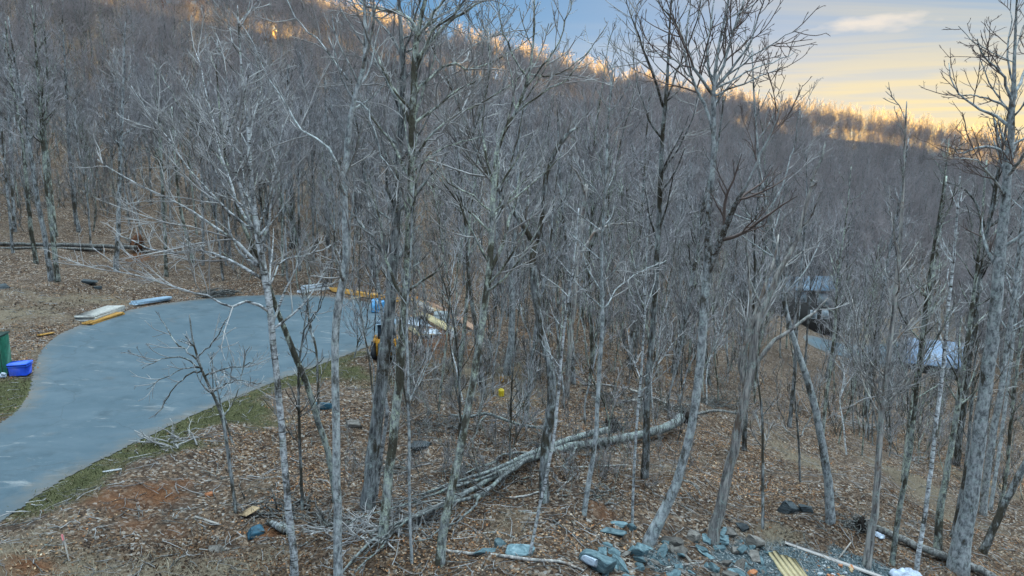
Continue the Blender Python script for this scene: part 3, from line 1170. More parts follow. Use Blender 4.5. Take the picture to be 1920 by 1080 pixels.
hero('lichen-spotted trunk beside the dark oak with wide crooked upper limbs', B_LICH, NT,
     [(718, 1012, 28), (728, 900, 26), (742, 780, 25), (752, 680, 25), (760, 560, 23), (768, 420, 22), (773, 300, 22), (774, 200, 20), (777, 110, 18), (785, 50, 14), (800, -10, 10), (815, -90, 6), (820, -160, 3)],
     [[(776, 118, 11), (800, 92, 10), (830, 55, 9), (875, 18, 7), (920, -10, 5), (960, -50, 3)], [(775, 185, 10), (800, 150, 9), (832, 124, 8), (862, 120, 7), (876, 133, 6), (920, 116, 5), (960, 95, 3), (1010, 60, 2)],
      [(777, 90, 10), (775, 40, 9), (735, 20, 8), (690, 10, 6), (650, -20, 3)], [(776, 140, 9), (810, 60, 7), (835, 40, 6), (870, 0, 5), (900, -50, 2)],
      [(774, 240, 9), (735, 160, 7), (710, 110, 5), (690, 60, 3)], [(772, 310, 8), (810, 250, 7), (860, 215, 5), (930, 180, 4), (1000, 120, 2)],
      [(780, 80, 8), (815, 20, 6), (850, -20, 4), (880, -80, 2)], [(773, 330, 6), (800, 300, 5), (850, 270, 4), (910, 260, 2)]], den1=.6, t0=.4, wig=.2)
hero('slender white birch squeezed between the two thick trunks', B_BIRCH, NT,
     [(704, 935, 12), (715, 850, 11), (726, 775, 11), (722, 745, 10), (716, 700, 9), (718, 620, 8), (705, 500, 6), (690, 380, 4)], den1=.9, t0=.5)
hero('tall pale lichen-covered tree leaning right in the middle', B_LICH, NT,
     [(825, 1057, 28), (838, 960, 25), (855, 880, 23), (875, 780, 22), (890, 700, 21), (905, 600, 20), (917, 520, 19), (922, 440, 17), (926, 350, 15), (935, 270, 13), (965, 215, 11), (990, 150, 8), (1000, 80, 6), (1002, -10, 4)],
     [[(921, 505, 12), (940, 465, 11), (952, 425, 10), (962, 392, 8), (975, 340, 5), (985, 290, 2)], [(926, 350, 8), (910, 290, 6), (905, 220, 5), (920, 130, 4), (915, 40, 2)],
      [(965, 215, 7), (1010, 180, 5), (1060, 150, 4), (1110, 90, 2)], [(990, 150, 6), (960, 100, 5), (940, 50, 4), (930, -20, 2)], [(924, 400, 6), (890, 370, 5), (850, 350, 4), (820, 310, 2)],
      [(985, 165, 6), (1030, 110, 5), (1060, 50, 4), (1075, -20, 2)], [(990, 140, 5), (1040, 140, 4), (1090, 110, 3), (1135, 50, 1.5)]], den1=.7, t0=.5)
hero('thin straight sapling between the leaning pale trunk and the oak', B_GREY, NT,
     [(772, 1055, 9), (768, 950, 8), (767, 800, 8), (765, 700, 8), (763, 600, 7), (770, 480, 5), (775, 350, 3)], den1=1.1, t0=.4, name='sapling')
hero('forked dead trunk with a hollow split base and broken right arm', B_OAK, NT,
     [(1020, 940, 28), (1022, 850, 28), (1033, 760, 27), (1032, 690, 24), (1015, 620, 22), (1003, 540, 22), (1000, 480, 21), (1003, 452, 19)],
     [[(1003, 460, 16), (975, 415, 14), (940, 360, 12), (905, 310, 10), (885, 260, 9), (860, 200, 7), (835, 140, 5), (800, 60, 3)],
      [(1004, 458, 15), (1018, 400, 14), (1022, 350, 14), (1035, 300, 14), (1048, 270, 13), (1068, 248, 10), (1082, 237, 5)],
      [(1000, 470, 8), (985, 420, 6), (992, 375, 5), (985, 335, 3)], [(940, 360, 6), (960, 300, 5), (975, 240, 4), (985, 170, 2)], [(885, 260, 6), (905, 200, 5), (915, 140, 4), (920, 60, 2)]],
     den1=.25, t0=.7, den2=1.5)
hero('thin white birch pole leaning right beside the dead trunk', B_BIRCH, NT,
     [(993, 1042, 9), (1015, 935, 9), (1030, 870, 9), (1042, 790, 9), (1050, 700, 8), (1060, 600, 7), (1075, 500, 6), (1085, 390, 4)], den1=.9, t0=.5, name='sapling')
hero('barkless dead tree with a limb arching level to the right', B_DEAD, NT,
     [(1062, 742, 15), (1070, 640, 14), (1078, 540, 14), (1088, 440, 14), (1095, 380, 12), (1100, 345, 9)],
     [[(1080, 500, 9), (1100, 460, 9), (1120, 432, 8), (1150, 420, 7), (1187, 418, 5)], [(1098, 365, 7), (1085, 330, 6), (1068, 308, 4)]], den1=.2, t0=.6, den2=.8)
hero('straight slim grey tree rooted above the slate rubble', B_GREY, NT,
     [(1095, 964, 15), (1108, 880, 14), (1119, 800, 13), (1122, 720, 12), (1130, 600, 11), (1128, 480, 9), (1135, 360, 7), (1140, 240, 5), (1150, 120, 3)],
     [[(1130, 580, 5), (1160, 540, 4), (1200, 510, 3), (1250, 490, 2)]], den1=.9, t0=.4)
hero('thin pale birch pole just left of the big leaning trunk', B_BIRCH, NT,
     [(1185, 987, 8), (1190, 860, 8), (1197, 760, 7), (1203, 690, 7), (1210, 560, 5), (1215, 400, 3)], den1=1.0, t0=.4, name='sapling')
hero('tall dark-grey tree standing past the end of the fallen trunk', B_OAK, NT,
     [(1210, 895, 23), (1212, 800, 20), (1215, 720, 18), (1226, 600, 17), (1232, 480, 16), (1238, 380, 15), (1240, 280, 13), (1248, 190, 11), (1252, 130, 8), (1255, 60, 6), (1262, -40, 4)],
     [[(1243, 200, 8), (1225, 140, 7), (1205, 90, 5), (1190, 50, 4), (1172, -10, 2)], [(1247, 190, 6), (1275, 120, 5), (1300, 60, 4), (1320, -20, 2)], [(1240, 260, 6), (1215, 220, 5), (1195, 150, 3), (1185, 90, 2)],
      [(1238, 330, 6), (1270, 280, 5), (1300, 220, 3), (1310, 150, 2)]], den1=.6, t0=.5)
hero('big leaning tree with two moss-blackened forks and a wide spreading top', B_FORK, RT,
     [(1212, 1020, 38), (1250, 950, 29), (1280, 870, 25), (1300, 780, 24), (1312, 680, 24), (1320, 580, 25), (1328, 500, 24), (1326, 430, 17), (1330, 380, 15), (1338, 300, 15), (1338, 220, 14), (1338, 170, 12), (1345, 100, 8), (1362, 20, 6), (1375, -60, 4)],
     [[(1328, 510, 18), (1348, 460, 19), (1365, 415, 18), (1378, 385, 15), (1400, 345, 8), (1425, 290, 6), (1450, 240, 4), (1462, 190, 2)],
      [(1338, 172, 9), (1330, 130, 8), (1330, 60, 6), (1340, 0, 4), (1342, -60, 2)], [(1339, 165, 9), (1360, 110, 8), (1380, 50, 6), (1400, -20, 4), (1410, -80, 2)],
      [(1340, 165, 8), (1380, 120, 7), (1410, 70, 5), (1430, 0, 3), (1440, -60, 2)], [(1341, 168, 7), (1400, 135, 5), (1440, 120, 4), (1490, 100, 2)],
      [(1336, 178, 9), (1310, 140, 9), (1290, 100, 8), (1270, 50, 6), (1240, 10, 4), (1215, -20, 2)], [(1341, 160, 6), (1405, 110, 5), (1465, 72, 3), (1502, 53, 1.5)],
      [(1337, 250, 10), (1318, 190, 9), (1300, 150, 8), (1285, 90, 6), (1290, 20, 4), (1300, -40, 2)], [(1300, 150, 5), (1260, 110, 4), (1210, 95, 2)], [(1340, 180, 6), (1390, 160, 5), (1430, 140, 3), (1470, 125, 2)]],
     den1=.5, t0=.7, den2=2.4, den3=3.0, lev4=True, rmin=.006, wig=.11, up=.08)
hero('peeled leaning snag with bright torn wood and a pale limb reaching right', B_DEAD, NT,
     [(1335, 1015, 34), (1362, 900, 29), (1385, 800, 27), (1402, 720, 25), (1412, 660, 24), (1420, 600, 20), (1440, 560, 17), (1460, 510, 15), (1490, 460, 12), (1505, 410, 11), (1515, 370, 10), (1525, 330, 9), (1540, 300, 8), (1548, 265, 4)],
     [[(1412, 695, 15), (1440, 650, 13), (1480, 620, 10), (1520, 590, 8), (1552, 560, 4)], [(1400, 745, 13), (1392, 690, 12), (1403, 630, 11), (1420, 580, 10), (1435, 530, 9), (1455, 480, 7), (1460, 440, 4)],
      [(1398, 740, 10), (1388, 680, 9), (1400, 620, 9), (1408, 570, 8), (1402, 500, 7), (1400, 440, 4)], [(1520, 350, 6), (1530, 342, 5), (1518, 335, 4)]], den1=.15, t0=.5, den2=.6, den3=2)
hero('grey tree leaning left over the dry clearing', B_GREY, NT,
     [(1557, 980, 26), (1550, 890, 23), (1535, 800, 21), (1515, 720, 19), (1492, 650, 16), (1475, 590, 14), (1460, 500, 12), (1440, 400, 10), (1425, 320, 8), (1415, 200, 5), (1410, 90, 3)],
     [[(1440, 400, 6), (1470, 340, 5), (1490, 270, 3), (1500, 200, 2)]], den1=.8, t0=.5)
hero('thin dark sapling standing alone right of the peeled snag', B_OAK, NT, [(1430, 990, 9), (1430, 880, 8), (1429, 780, 7), (1420, 700, 5), (1415, 600, 3)], den1=1.2, t0=.35, name='sapling')
hero('split-based brown trunk at the root end of the dark rotting log', B_DEAD, NT,
     [(1623, 1060, 24), (1640, 960, 20), (1647, 860, 17), (1655, 760, 16), (1668, 650, 14), (1680, 540, 12), (1690, 420, 9), (1695, 300, 6), (1700, 190, 3)],
     [[(1650, 820, 6), (1630, 740, 5), (1612, 660, 4), (1600, 560, 2)]], den1=1.0, t0=.35)
hero('slim lichen-grey trunk crossing in front of the rotting log', B_LICH, NT, [(1672, 1058, 15), (1688, 950, 14), (1703, 860, 13), (1715, 770, 12), (1728, 640, 11), (1745, 500, 9), (1765, 380, 6), (1780, 260, 3)], den1=1.0, t0=.4)
hero('mossy dark-footed trunk behind the rotting log', B_LICH, NT, [(1694, 905, 15), (1706, 800, 14), (1720, 700, 13), (1738, 590, 11), (1760, 450, 8), (1775, 330, 4)], den1=1.0, t0=.4)
hero('thin white birch in front of the rotting log', B_BIRCH, NT, [(1718, 1068, 13), (1735, 960, 12), (1748, 860, 11), (1758, 770, 11), (1768, 690, 10), (1778, 580, 9), (1790, 460, 7), (1800, 330, 4)], den1=.9, t0=.45)
hero('thickest smooth grey trunk with bare crown reaching over the sunset', B_GREY, RT,
     [(1795, 1070, 56), (1812, 980, 43), (1825, 900, 38), (1838, 800, 36), (1852, 700, 34), (1864, 600, 32), (1873, 500, 29), (1882, 400, 25), (1890, 310, 21), (1897, 240, 17), (1900, 190, 13), (1902, 120, 9), (1905, 40, 6), (1908, -30, 3)],
     [[(1897, 240, 10), (1860, 215, 8), (1820, 195, 6), (1790, 165, 4), (1778, 120, 2.5)], [(1899, 200, 9), (1880, 140, 7), (1850, 110, 5), (1830, 75, 3)], [(1900, 190, 9), (1925, 120, 7), (1945, 50, 4)],
      [(1893, 290, 9), (1850, 275, 7), (1800, 285, 5), (1770, 262, 2)], [(1898, 215, 7), (1868, 190, 6), (1830, 180, 4), (1800, 178, 2)], [(1888, 330, 10), (1920, 290, 8), (1950, 240, 5)],
      [(1900, 170, 7), (1890, 100, 5), (1895, 40, 3), (1893, -10, 2)], [(1885, 370, 8), (1850, 320, 6), (1830, 300, 4), (1790, 295, 2)]], den1=.6, t0=.55, den2=2.2, den3=3.0, rmin=.006, up=.08)
hero('dark mossy trunk just left of the thickest grey trunk', B_OAK, NT, [(1792, 872, 17), (1812, 720, 15), (1825, 620, 14), (1838, 523, 13), (1850, 440, 12), (1862, 380, 12), (1870, 330, 9), (1885, 250, 6), (1900, 150, 3)],
     [[(1850, 440, 7), (1830, 380, 6), (1800, 350, 4), (1760, 340, 2)]], den1=.8, t0=.5)
hero('bent tree leaning hard right at the lower corner', B_OAK, NT, [(1843, 1037, 22), (1872, 970, 19), (1900, 915, 18), (1930, 850, 17), (1965, 760, 14), (1995, 640, 10), (2010, 500, 6)], den1=.8, t0=.4)
hero('lichen-blotched trunk with a dark foot beside the thickest trunk', B_LICH, NT, [(1757, 1032, 22), (1763, 960, 19), (1775, 890, 17), (1790, 800, 15), (1805, 700, 13), (1825, 560, 10), (1840, 420, 7), (1850, 300, 4)], den1=.9, t0=.4)
hero('small dark trunk half hidden behind the thickest trunk', B_OAK, NT, [(1786, 1010, 16), (1800, 940, 13), (1812, 870, 10), (1820, 780, 8), (1830, 650, 6), (1838, 500, 4)], den1=1.0, t0=.4)
hero('straight grey trunk standing right of the thickest trunk', B_GREY, NT, [(1843, 964, 19), (1852, 880, 18), (1868, 780, 17), (1885, 680, 15), (1900, 560, 13), (1920, 400, 10), (1935, 250, 6)], den1=.8, t0=.45)
hero('slim pole between the straight grey trunk and the bent tree', B_GREY, NT, [(1857, 957, 10), (1868, 880, 10), (1880, 800, 9), (1895, 680, 8), (1915, 500, 6), (1925, 380, 3)], den1=.9, t0=.4, name='sapling')
hero('narrow lichen pole near the right edge behind the bent tree', B_LICH, NT, [(1872, 962, 10), (1887, 890, 9), (1895, 800, 9), (1907, 690, 8), (1932, 500, 5)], den1=.9, t0=.4, name='sapling')
G2 = 'trees on the bank behind the turning circle'
LK = dict(den1=.9, t0=.5, den3=2.4, lev4=False, rmin=.011, group=G2, l1=.2)
hero('pale green-white trunk at the edge of the grassy bank', B_LICH, T_FAR, [(108, 528, 14), (100, 450, 13), (92, 380, 13), (82, 280, 11), (75, 190, 9), (68, 100, 6), (60, 10, 3)], **LK)
hero('grey trunk leaning left against the pale green-white trunk', B_FAR, T_FAR, [(97, 526, 15), (82, 440, 13), (70, 370, 12), (58, 290, 11), (45, 210, 9), (30, 130, 6), (15, 30, 3)], **LK)
hero('spotted trunk crossing in front of the long grey log', B_LICH, T_FAR, [(68, 494, 12), (57, 420, 11), (50, 340, 10), (40, 250, 8), (22, 150, 6), (10, 40, 3)], **LK)
hero('left-leaning trunk beyond the end of the long grey log', B_FAR, T_FAR, [(24, 474, 8), (18, 400, 7), (8, 300, 6), (0, 200, 3)], **LK)
hero('dark grey trunk between the long log and its red root plate', B_FAR, T_FAR, [(217, 508, 14), (222, 430, 12), (224, 340, 11), (228, 240, 8), (232, 140, 5), (235, 40, 2)], **LK)
hero('pale trunk on the bank right of the red root plate', B_LICH, T_FAR, [(312, 518, 10), (309, 430, 9), (305, 350, 8), (300, 250, 6), (290, 120, 3)], **LK)
hero('grey trunk on the open slope above the long log', B_FAR, T_FAR, [(147, 434, 12), (138, 370, 10), (130, 280, 9), (125, 180, 6), (118, 60, 3)], **LK)
hero('short grey trunk high on the slope at the left edge', B_FAR, T_FAR, [(28, 434, 10), (24, 360, 9), (20, 270, 8), (12, 150, 5), (8, 60, 2)], **LK)
hero('curved trunk leaning left just past the birch limbs', B_LICH, T_FAR, [(362, 492, 11), (350, 440, 10), (340, 400, 9), (330, 320, 6), (322, 200, 4)], **LK)
hero('straight slim trunk next to the curved leaning one', B_FAR, T_FAR, [(381, 497, 8), (380, 420, 7), (378, 330, 5), (372, 200, 3)], **LK)
hero('thick dark trunk behind the birch above the pale pipe bundle', B_OAK, T_FAR, [(548, 464, 17), (548, 400, 15), (543, 330, 12), (541, 240, 9), (540, 120, 5)], **LK)
hero('thin trunk rising from the curb behind the turning circle', B_FAR, T_FAR, [(562, 507, 9), (561, 430, 8), (560, 330, 5), (565, 200, 3)], **LK)
hero('grey trunk on the slope above the orange curb planks', B_FAR, T_FAR, [(615, 467, 11), (614, 400, 10), (612, 300, 7), (610, 150, 4)], **LK)
for (bx, by, w_, lx, lb, bk) in ((700, 520, 12, -6, 'dark straight trunk behind the blue-wrapped pallet', B_OAK), (858, 725, 14, 6, 'spotted trunk beside the long pale boards', B_LICH),
                                 (952, 700, 22, 4, 'broad smooth blue-grey trunk behind the yellow barrels', B_GREY), (905, 735, 16, -8, 'dark trunk close behind the pale lichen-covered tree', B_OAK),
                                 (985, 790, 13, 10, 'grey trunk just left of the forked dead trunk', B_FAR), (1075, 720, 15, -4, 'trunk rising behind the fallen tree tops', B_FAR), (1262, 700, 20, 14, 'dark ridged trunk behind the big leaning tree', B_OAK),
                                 (1180, 690, 16, 6, 'dark trunk standing in the hollow behind the pale pole', B_OAK), (1395, 845, 14, 4, 'short dark trunk right behind the peeled snag', B_OAK), (1540, 830, 11, 8, 'slim grey trunk behind the left-leaning grey tree', B_LICH),
                                 (1620, 780, 16, 12, 'grey trunk in the hollow below the white-roofed house', B_FAR), (1480, 800, 12, 5, 'grey pole in the hollow below the long blue-roofed house', B_FAR)):
    y2 = max(120, by - 520)
    mm = [(bx, by, w_)]
    for k in range(1, 6):
        f = k / 5
        mm.append((bx + lx * k * 1.4 + HG.uniform(-4, 4), by + (y2 - by) * f, w_ * (1 - .85 * f)))
    hero(lb, bk, T_FAR, mm, den1=.9, t0=.45, den3=2.4, lev4=False, rmin=.009, l1=.2)
# bushy saplings over the asphalt
hero('small bushy tree with a fan of thin twigs over the asphalt', B_OAK, NT,
     [(442, 960, 10), (430, 870, 10), (418, 790, 9), (400, 740, 8), (377, 690, 7), (362, 640, 5), (355, 590, 3)],
     [[(380, 697, 5), (345, 672, 4), (310, 672, 3), (265, 692, 1.5)], [(379, 695, 5), (345, 710, 4), (318, 740, 3), (300, 770, 1.5)], [(370, 670, 5), (400, 640, 4), (425, 600, 2)], [(384, 705, 5), (420, 692, 4), (475, 682, 2)],
      [(372, 680, 5), (330, 640, 4), (305, 600, 2)], [(378, 690, 4), (350, 690, 3), (300, 712, 2), (275, 730, 1)], [(398, 735, 4), (440, 715, 3), (490, 720, 2)]], den1=.6, t0=.6, den2=1.8, name='sapling')
for (bx, by, pts, lb) in ((598, 800, [(598, 800, 8), (596, 720, 7), (592, 650, 6), (580, 610, 5), (576, 560, 4), (570, 520, 2)], 'y-forked sapling in front of the asphalt circle'),
                          (567, 955, [(567, 955, 9), (562, 820, 8), (560, 700, 7), (570, 620, 5), (578, 560, 4), (580, 500, 2)], 'dark twin-stemmed sapling beside the white birch'),
                          (858, 900, [(858, 900, 8), (862, 800, 7), (860, 700, 6), (850, 600, 5), (830, 520, 3)], 'thin sapling left of the pale lichen-covered tree'),
                          (436, 830, [(436, 830, 6), (420, 780, 5), (405, 720, 4), (395, 660, 2)], 'whippy sapling at the grassy road edge'),
                          (955, 880, [(955, 880, 7), (957, 800, 6), (960, 720, 5), (968, 620, 3)], 'thin sapling growing through the fallen limbs'),
                          (1330, 720, [(1330, 720, 10), (1318, 620, 9), (1300, 540, 7), (1290, 440, 4)], 'left-leaning sapling behind the big leaning tree'),
                          (1500, 905, [(1500, 905, 6), (1497, 820, 6), (1490, 740, 4), (1492, 660, 2)], 'thin pole in the dry clearing beside the grey leaning tree')):
    hero(lb, B_OAK, NT, pts, [[(pts[-3][0], pts[-3][1], 4), (pts[-3][0] + 25, pts[-3][1] - 45, 3), (pts[-3][0] + 40, pts[-3][1] - 110, 1.5)]], den1=1.3, t0=.3, l1=.22, name='sapling')

# ------------------------------------------------------------------ forest trees: ten grown once, then copied
PG = np.random.default_rng(77)


def proto_tree(height, r0, lean, t0, rmin, bark, den=1.0, forks=0, twig=T_FAR, flat=False):
    n = 9
    z = np.linspace(0, 1, n)
    a = PG.uniform(0, 6.28)
    bow, ph = PG.uniform(.15, .5), PG.uniform(0, 6.28)
    px_ = lean * height * (z ** 1.5) * math.cos(a) + PG.normal(size=n).cumsum() * 0.10 + bow * np.sin(z * 4.5 + ph) - bow * math.sin(ph)
    py_ = lean * height * (z ** 1.5) * math.sin(a) + PG.normal(size=n).cumsum() * 0.10 + bow * np.cos(z * 3.7 + ph) - bow * math.cos(ph)
    P = np.column_stack([px_, py_, z * height - 0.3])
    Rd = 0.66 * r0 * (1 - z) ** 0.85 + 0.012
    limbs = []
    for k in range(forks):
        zt = PG.uniform(.32, .55)
        i = int(zt * (n - 1))
        b_ = PG.uniform(0, 6.28)
        ln = height * PG.uniform(.35, .5)
        q = [P[i] + np.array([math.cos(b_) * ln * .38 * s_, math.sin(b_) * ln * .38 * s_, ln * s_ ** 1.15]) for s_ in np.linspace(0, 1, 6)]
        limbs.append((np.array(q), np.linspace(Rd[i] * .7, .015, 6)))
    root = empty('bare_tree', (0, 0, 0), None, 'tree')
    tree_meshes(PG, [(P, Rd)], limbs, np.zeros(3), bark, twig, root, flat=flat, den1=1.8 * den, t0=t0, l1=0.26, den2=2.2, l2=0.5, den3=2.6, l3=.55, lev4=False, rmin=rmin, up=0.10, a0=25, a1=50, maxl1=5.0, sides=6)
    return root


PROTO = [proto_tree(16, .13, .05, .30, .009, B_FAR, 1.2), proto_tree(18, .15, .03, .36, .009, B_LICH, 1.1, 1), proto_tree(14, .10, .09, .28, .009, B_LICH, 1.2, 1), proto_tree(17, .13, .03, .40, .009, B_FAR, 1.1, 2),
         proto_tree(11, .07, .12, .22, .009, B_LICH, 1.4), proto_tree(15, .11, .07, .25, .010, B_FAR, 1.2, 1), proto_tree(9, .055, .14, .2, .009, B_OAK, 1.5), proto_tree(18, .16, .03, .32, .009, B_FAR, 1.1, 3)]
FARP = [proto_tree(15, .12, .03, .30, .017, B_FAR, .9, 1, T_HILL, True), proto_tree(17, .13, .02, .32, .017, B_FAR, .9, 1, T_HILL, True), proto_tree(14, .11, .05, .28, .017, B_LICH, .9, 0, T_HILL, True), proto_tree(16, .13, .02, .30, .017, B_FAR, .9, 2, T_HILL, True)]
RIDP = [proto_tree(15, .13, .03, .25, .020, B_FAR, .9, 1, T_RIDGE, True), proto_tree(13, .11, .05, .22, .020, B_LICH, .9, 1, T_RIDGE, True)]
SAPP = [proto_tree(5, .035, .1, .15, .008, B_OAK, 2.2), proto_tree(6.5, .04, .12, .2, .008, B_LICH, 1.8), proto_tree(4, .03, .1, .1, .008, B_OAK, 2.6)]
POLE = [proto_tree(10, .05, .08, .35, .007, B_OAK, 1.2), proto_tree(12, .06, .10, .4, .007, B_LICH, 1.1), proto_tree(8, .045, .16, .3, .007, B_BIRCH, 1.2), proto_tree(11, .055, .05, .3, .007, B_FAR, 1.3, 1)]
for o in SAPP + POLE:
    o.name = 'sapling'
    o['category'] = 'sapling'


def copy_tree(o):
    c = o.copy()
    COL.objects.link(c)
    for ch in o.children:
        k = ch.copy()
        COL.objects.link(k)
        k.parent = c
    return c


def pix(x, y, z):
    dz = z - CAMZ
    dep = y * cp - dz * sp
    upv = y * sp + dz * cp
    return CX + F * x / dep, CY - F * upv / dep, dep


used = {}


def place(protos, xy, k, label, group, smin=.85, smax=1.2):
    p = protos[k % len(protos)]
    if id(p) in used:
        o = copy_tree(p)
    else:
        o = p
        used[id(p)] = 1
    o.location = (xy[0], xy[1], hz(*xy))
    s_ = PG.uniform(smin, smax)
    o.scale = (s_, s_, s_ * PG.uniform(.92, 1.08))
    o.rotation_euler = (0, 0, PG.uniform(0, 6.28))
    o['label'] = label
    o['group'] = group
    return o


def free_ground(x, y):
    return min(poly_sd(ROAD, [x], [y])[0], poly_sd(DRIVE, [x], [y])[0])


ZL = [(lambda px, d: px < 700, 'bare grey tree in the wood behind the turning circle', 'bare trees in the wood behind the turning circle'),
      (lambda px, d: px < 1130, 'bare tree in the dense wood beyond the lumber piles', 'bare trees beyond the lumber piles'),
      (lambda px, d: px < 1570, 'bare tree in the hollow in front of the long blue-roofed house', 'bare trees around the long house'),
      (lambda px, d: True, 'bare tree on the falling slope around the small white-roofed house', 'bare trees around the white-roofed house')]
placed = []
k = 0
tries = 0
HOUSE_CLEAR = []
for p, r_ in (((1758, 706), 7.5), ((1485, 600), 11), ((1690, 620), 9)):
    q = hit(*p)
    HOUSE_CLEAR.append((q[0], q[1], r_))
n_tree = 235
while k < n_tree and tries < 60000:
    tries += 1
    a = PG.uniform(R(-42), R(42))
    d = math.sqrt(PG.uniform(26 ** 2, 104 ** 2))
    x, y = math.sin(a) * d, math.cos(a) * d
    z = float(h_base(np.array([x]), np.array([y]))[0])
    px, py, dep = pix(x, y, z)
    if free_ground(x, y) < 1.8:
        continue
    if px < 420 and py > 470:
        continue
    if px < 760 and py > 590:
        continue
    if py > 790 or (py > 700 and 640 < px < 1500 and PG.random() < .85) or (py > 760 and px > 1500 and PG.random() < .6):
        continue
    if 640 < px < 925 and py > 555:
        continue
    if any(math.hypot(x - c[0], y - c[1]) < c[2] for c in HOUSE_CLEAR):
        continue
    # keep the sight lines to the two houses fairly open
    if (1700 < px < 1815 or 1415 < px < 1560) and py > 600 and PG.random() < .6:
        continue
    if any((x - q[0]) ** 2 + (y - q[1]) ** 2 < 2.4 ** 2 for q in placed):
        continue
    placed.append((x, y))
    for f_, lb, gp in ZL:
        if f_(px, dep):
            break
    place(PROTO, (x, y), k, lb, gp, .72, 1.2)
    k += 1
# saplings in the understorey
SL = [(lambda px: px < 1000, 'thin twiggy sapling among the trunks beyond the lumber piles', 'saplings beyond the lumber piles'), (lambda px: px < 1450, 'thin twiggy sapling among the trunks behind the fallen tree', 'saplings behind the fallen tree'),
      (lambda px: True, 'thin twiggy sapling among the trunks on the right-hand slope', 'saplings on the falling slope')]
k = 0
tries = 0
while k < 60 and tries < 20000:
    tries += 1
    a = PG.uniform(R(-20), R(40))
    d = math.sqrt(PG.uniform(24 ** 2, 62 ** 2))
    x, y = math.sin(a) * d, math.cos(a) * d
    z = float(h_base(np.array([x]), np.array([y]))[0])
    px, py, dep = pix(x, y, z)
    if free_ground(x, y) < 1.0 or px > 1900 or py > 840 or px < 660 or (px < 900 and py < 660):
        continue
    if any(math.hypot(x - c[0], y - c[1]) < c[2] for c in HOUSE_CLEAR):
        continue
    for f_, lb, gp in SL:
        if f_(px):
            break
    place(SAPP, (x, y), k, lb, gp, .7, 1.2)
    k += 1
PL = [(lambda px: px < 1000, 'thin crooked pole-like sapling in the wood behind the yellow drum', 'pole saplings behind the yellow drum'), (lambda px: px < 1450, 'thin crooked pole-like sapling in the hollow past the fallen trunks', 'pole saplings past the fallen trunks'),
      (lambda px: True, 'thin crooked pole-like sapling on the slope above the rotting log', 'pole saplings above the rotting log')]
k = 0
tries = 0
while k < 95 and tries < 30000:
    tries += 1
    a = PG.uniform(R(-13), R(39))
    d = math.sqrt(PG.uniform(23 ** 2, 58 ** 2))
    x, y = math.sin(a) * d, math.cos(a) * d
    z = float(h_base(np.array([x]), np.array([y]))[0])
    px, py, dep = pix(x, y, z)
    if free_ground(x, y) < 1.0 or px > 1930 or px < 690 or (px < 925 and py < 660) or (px < 1560 and py > 800) or py > 880 or (py > 720 and PG.random() < .5):
        continue
    if 1415 < px < 1565 and py > 600:
        continue
    if any((x - q[0]) ** 2 + (y - q[1]) ** 2 < 1.2 ** 2 for q in placed):
        continue
    if abs(px - 941) < 16 and py > 700:
        continue
    placed.append((x, y))
    for f_, lb, gp in PL:
        if f_(px):
            break
    place(POLE, (x, y), k, lb, gp, .75, 1.15)
    k += 1
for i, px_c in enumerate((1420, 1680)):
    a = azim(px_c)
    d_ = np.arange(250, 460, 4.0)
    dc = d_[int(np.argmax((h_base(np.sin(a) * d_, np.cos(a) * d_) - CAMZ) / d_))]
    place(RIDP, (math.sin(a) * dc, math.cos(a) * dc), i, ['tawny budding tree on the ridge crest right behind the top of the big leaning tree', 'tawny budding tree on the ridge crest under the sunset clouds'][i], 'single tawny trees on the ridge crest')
for i, f_ in enumerate(FARP):
    a = R(-30 + 20 * i)
    place(FARP, (math.sin(a) * 112, math.cos(a) * 112), i, ['bare tree high on the slope at the far left', 'bare tree in the middle of the far slope', 'bare tree low on the far slope', 'bare tree beyond the small white-roofed house'][i],
          'single bare trees at the foot of the far hillside')


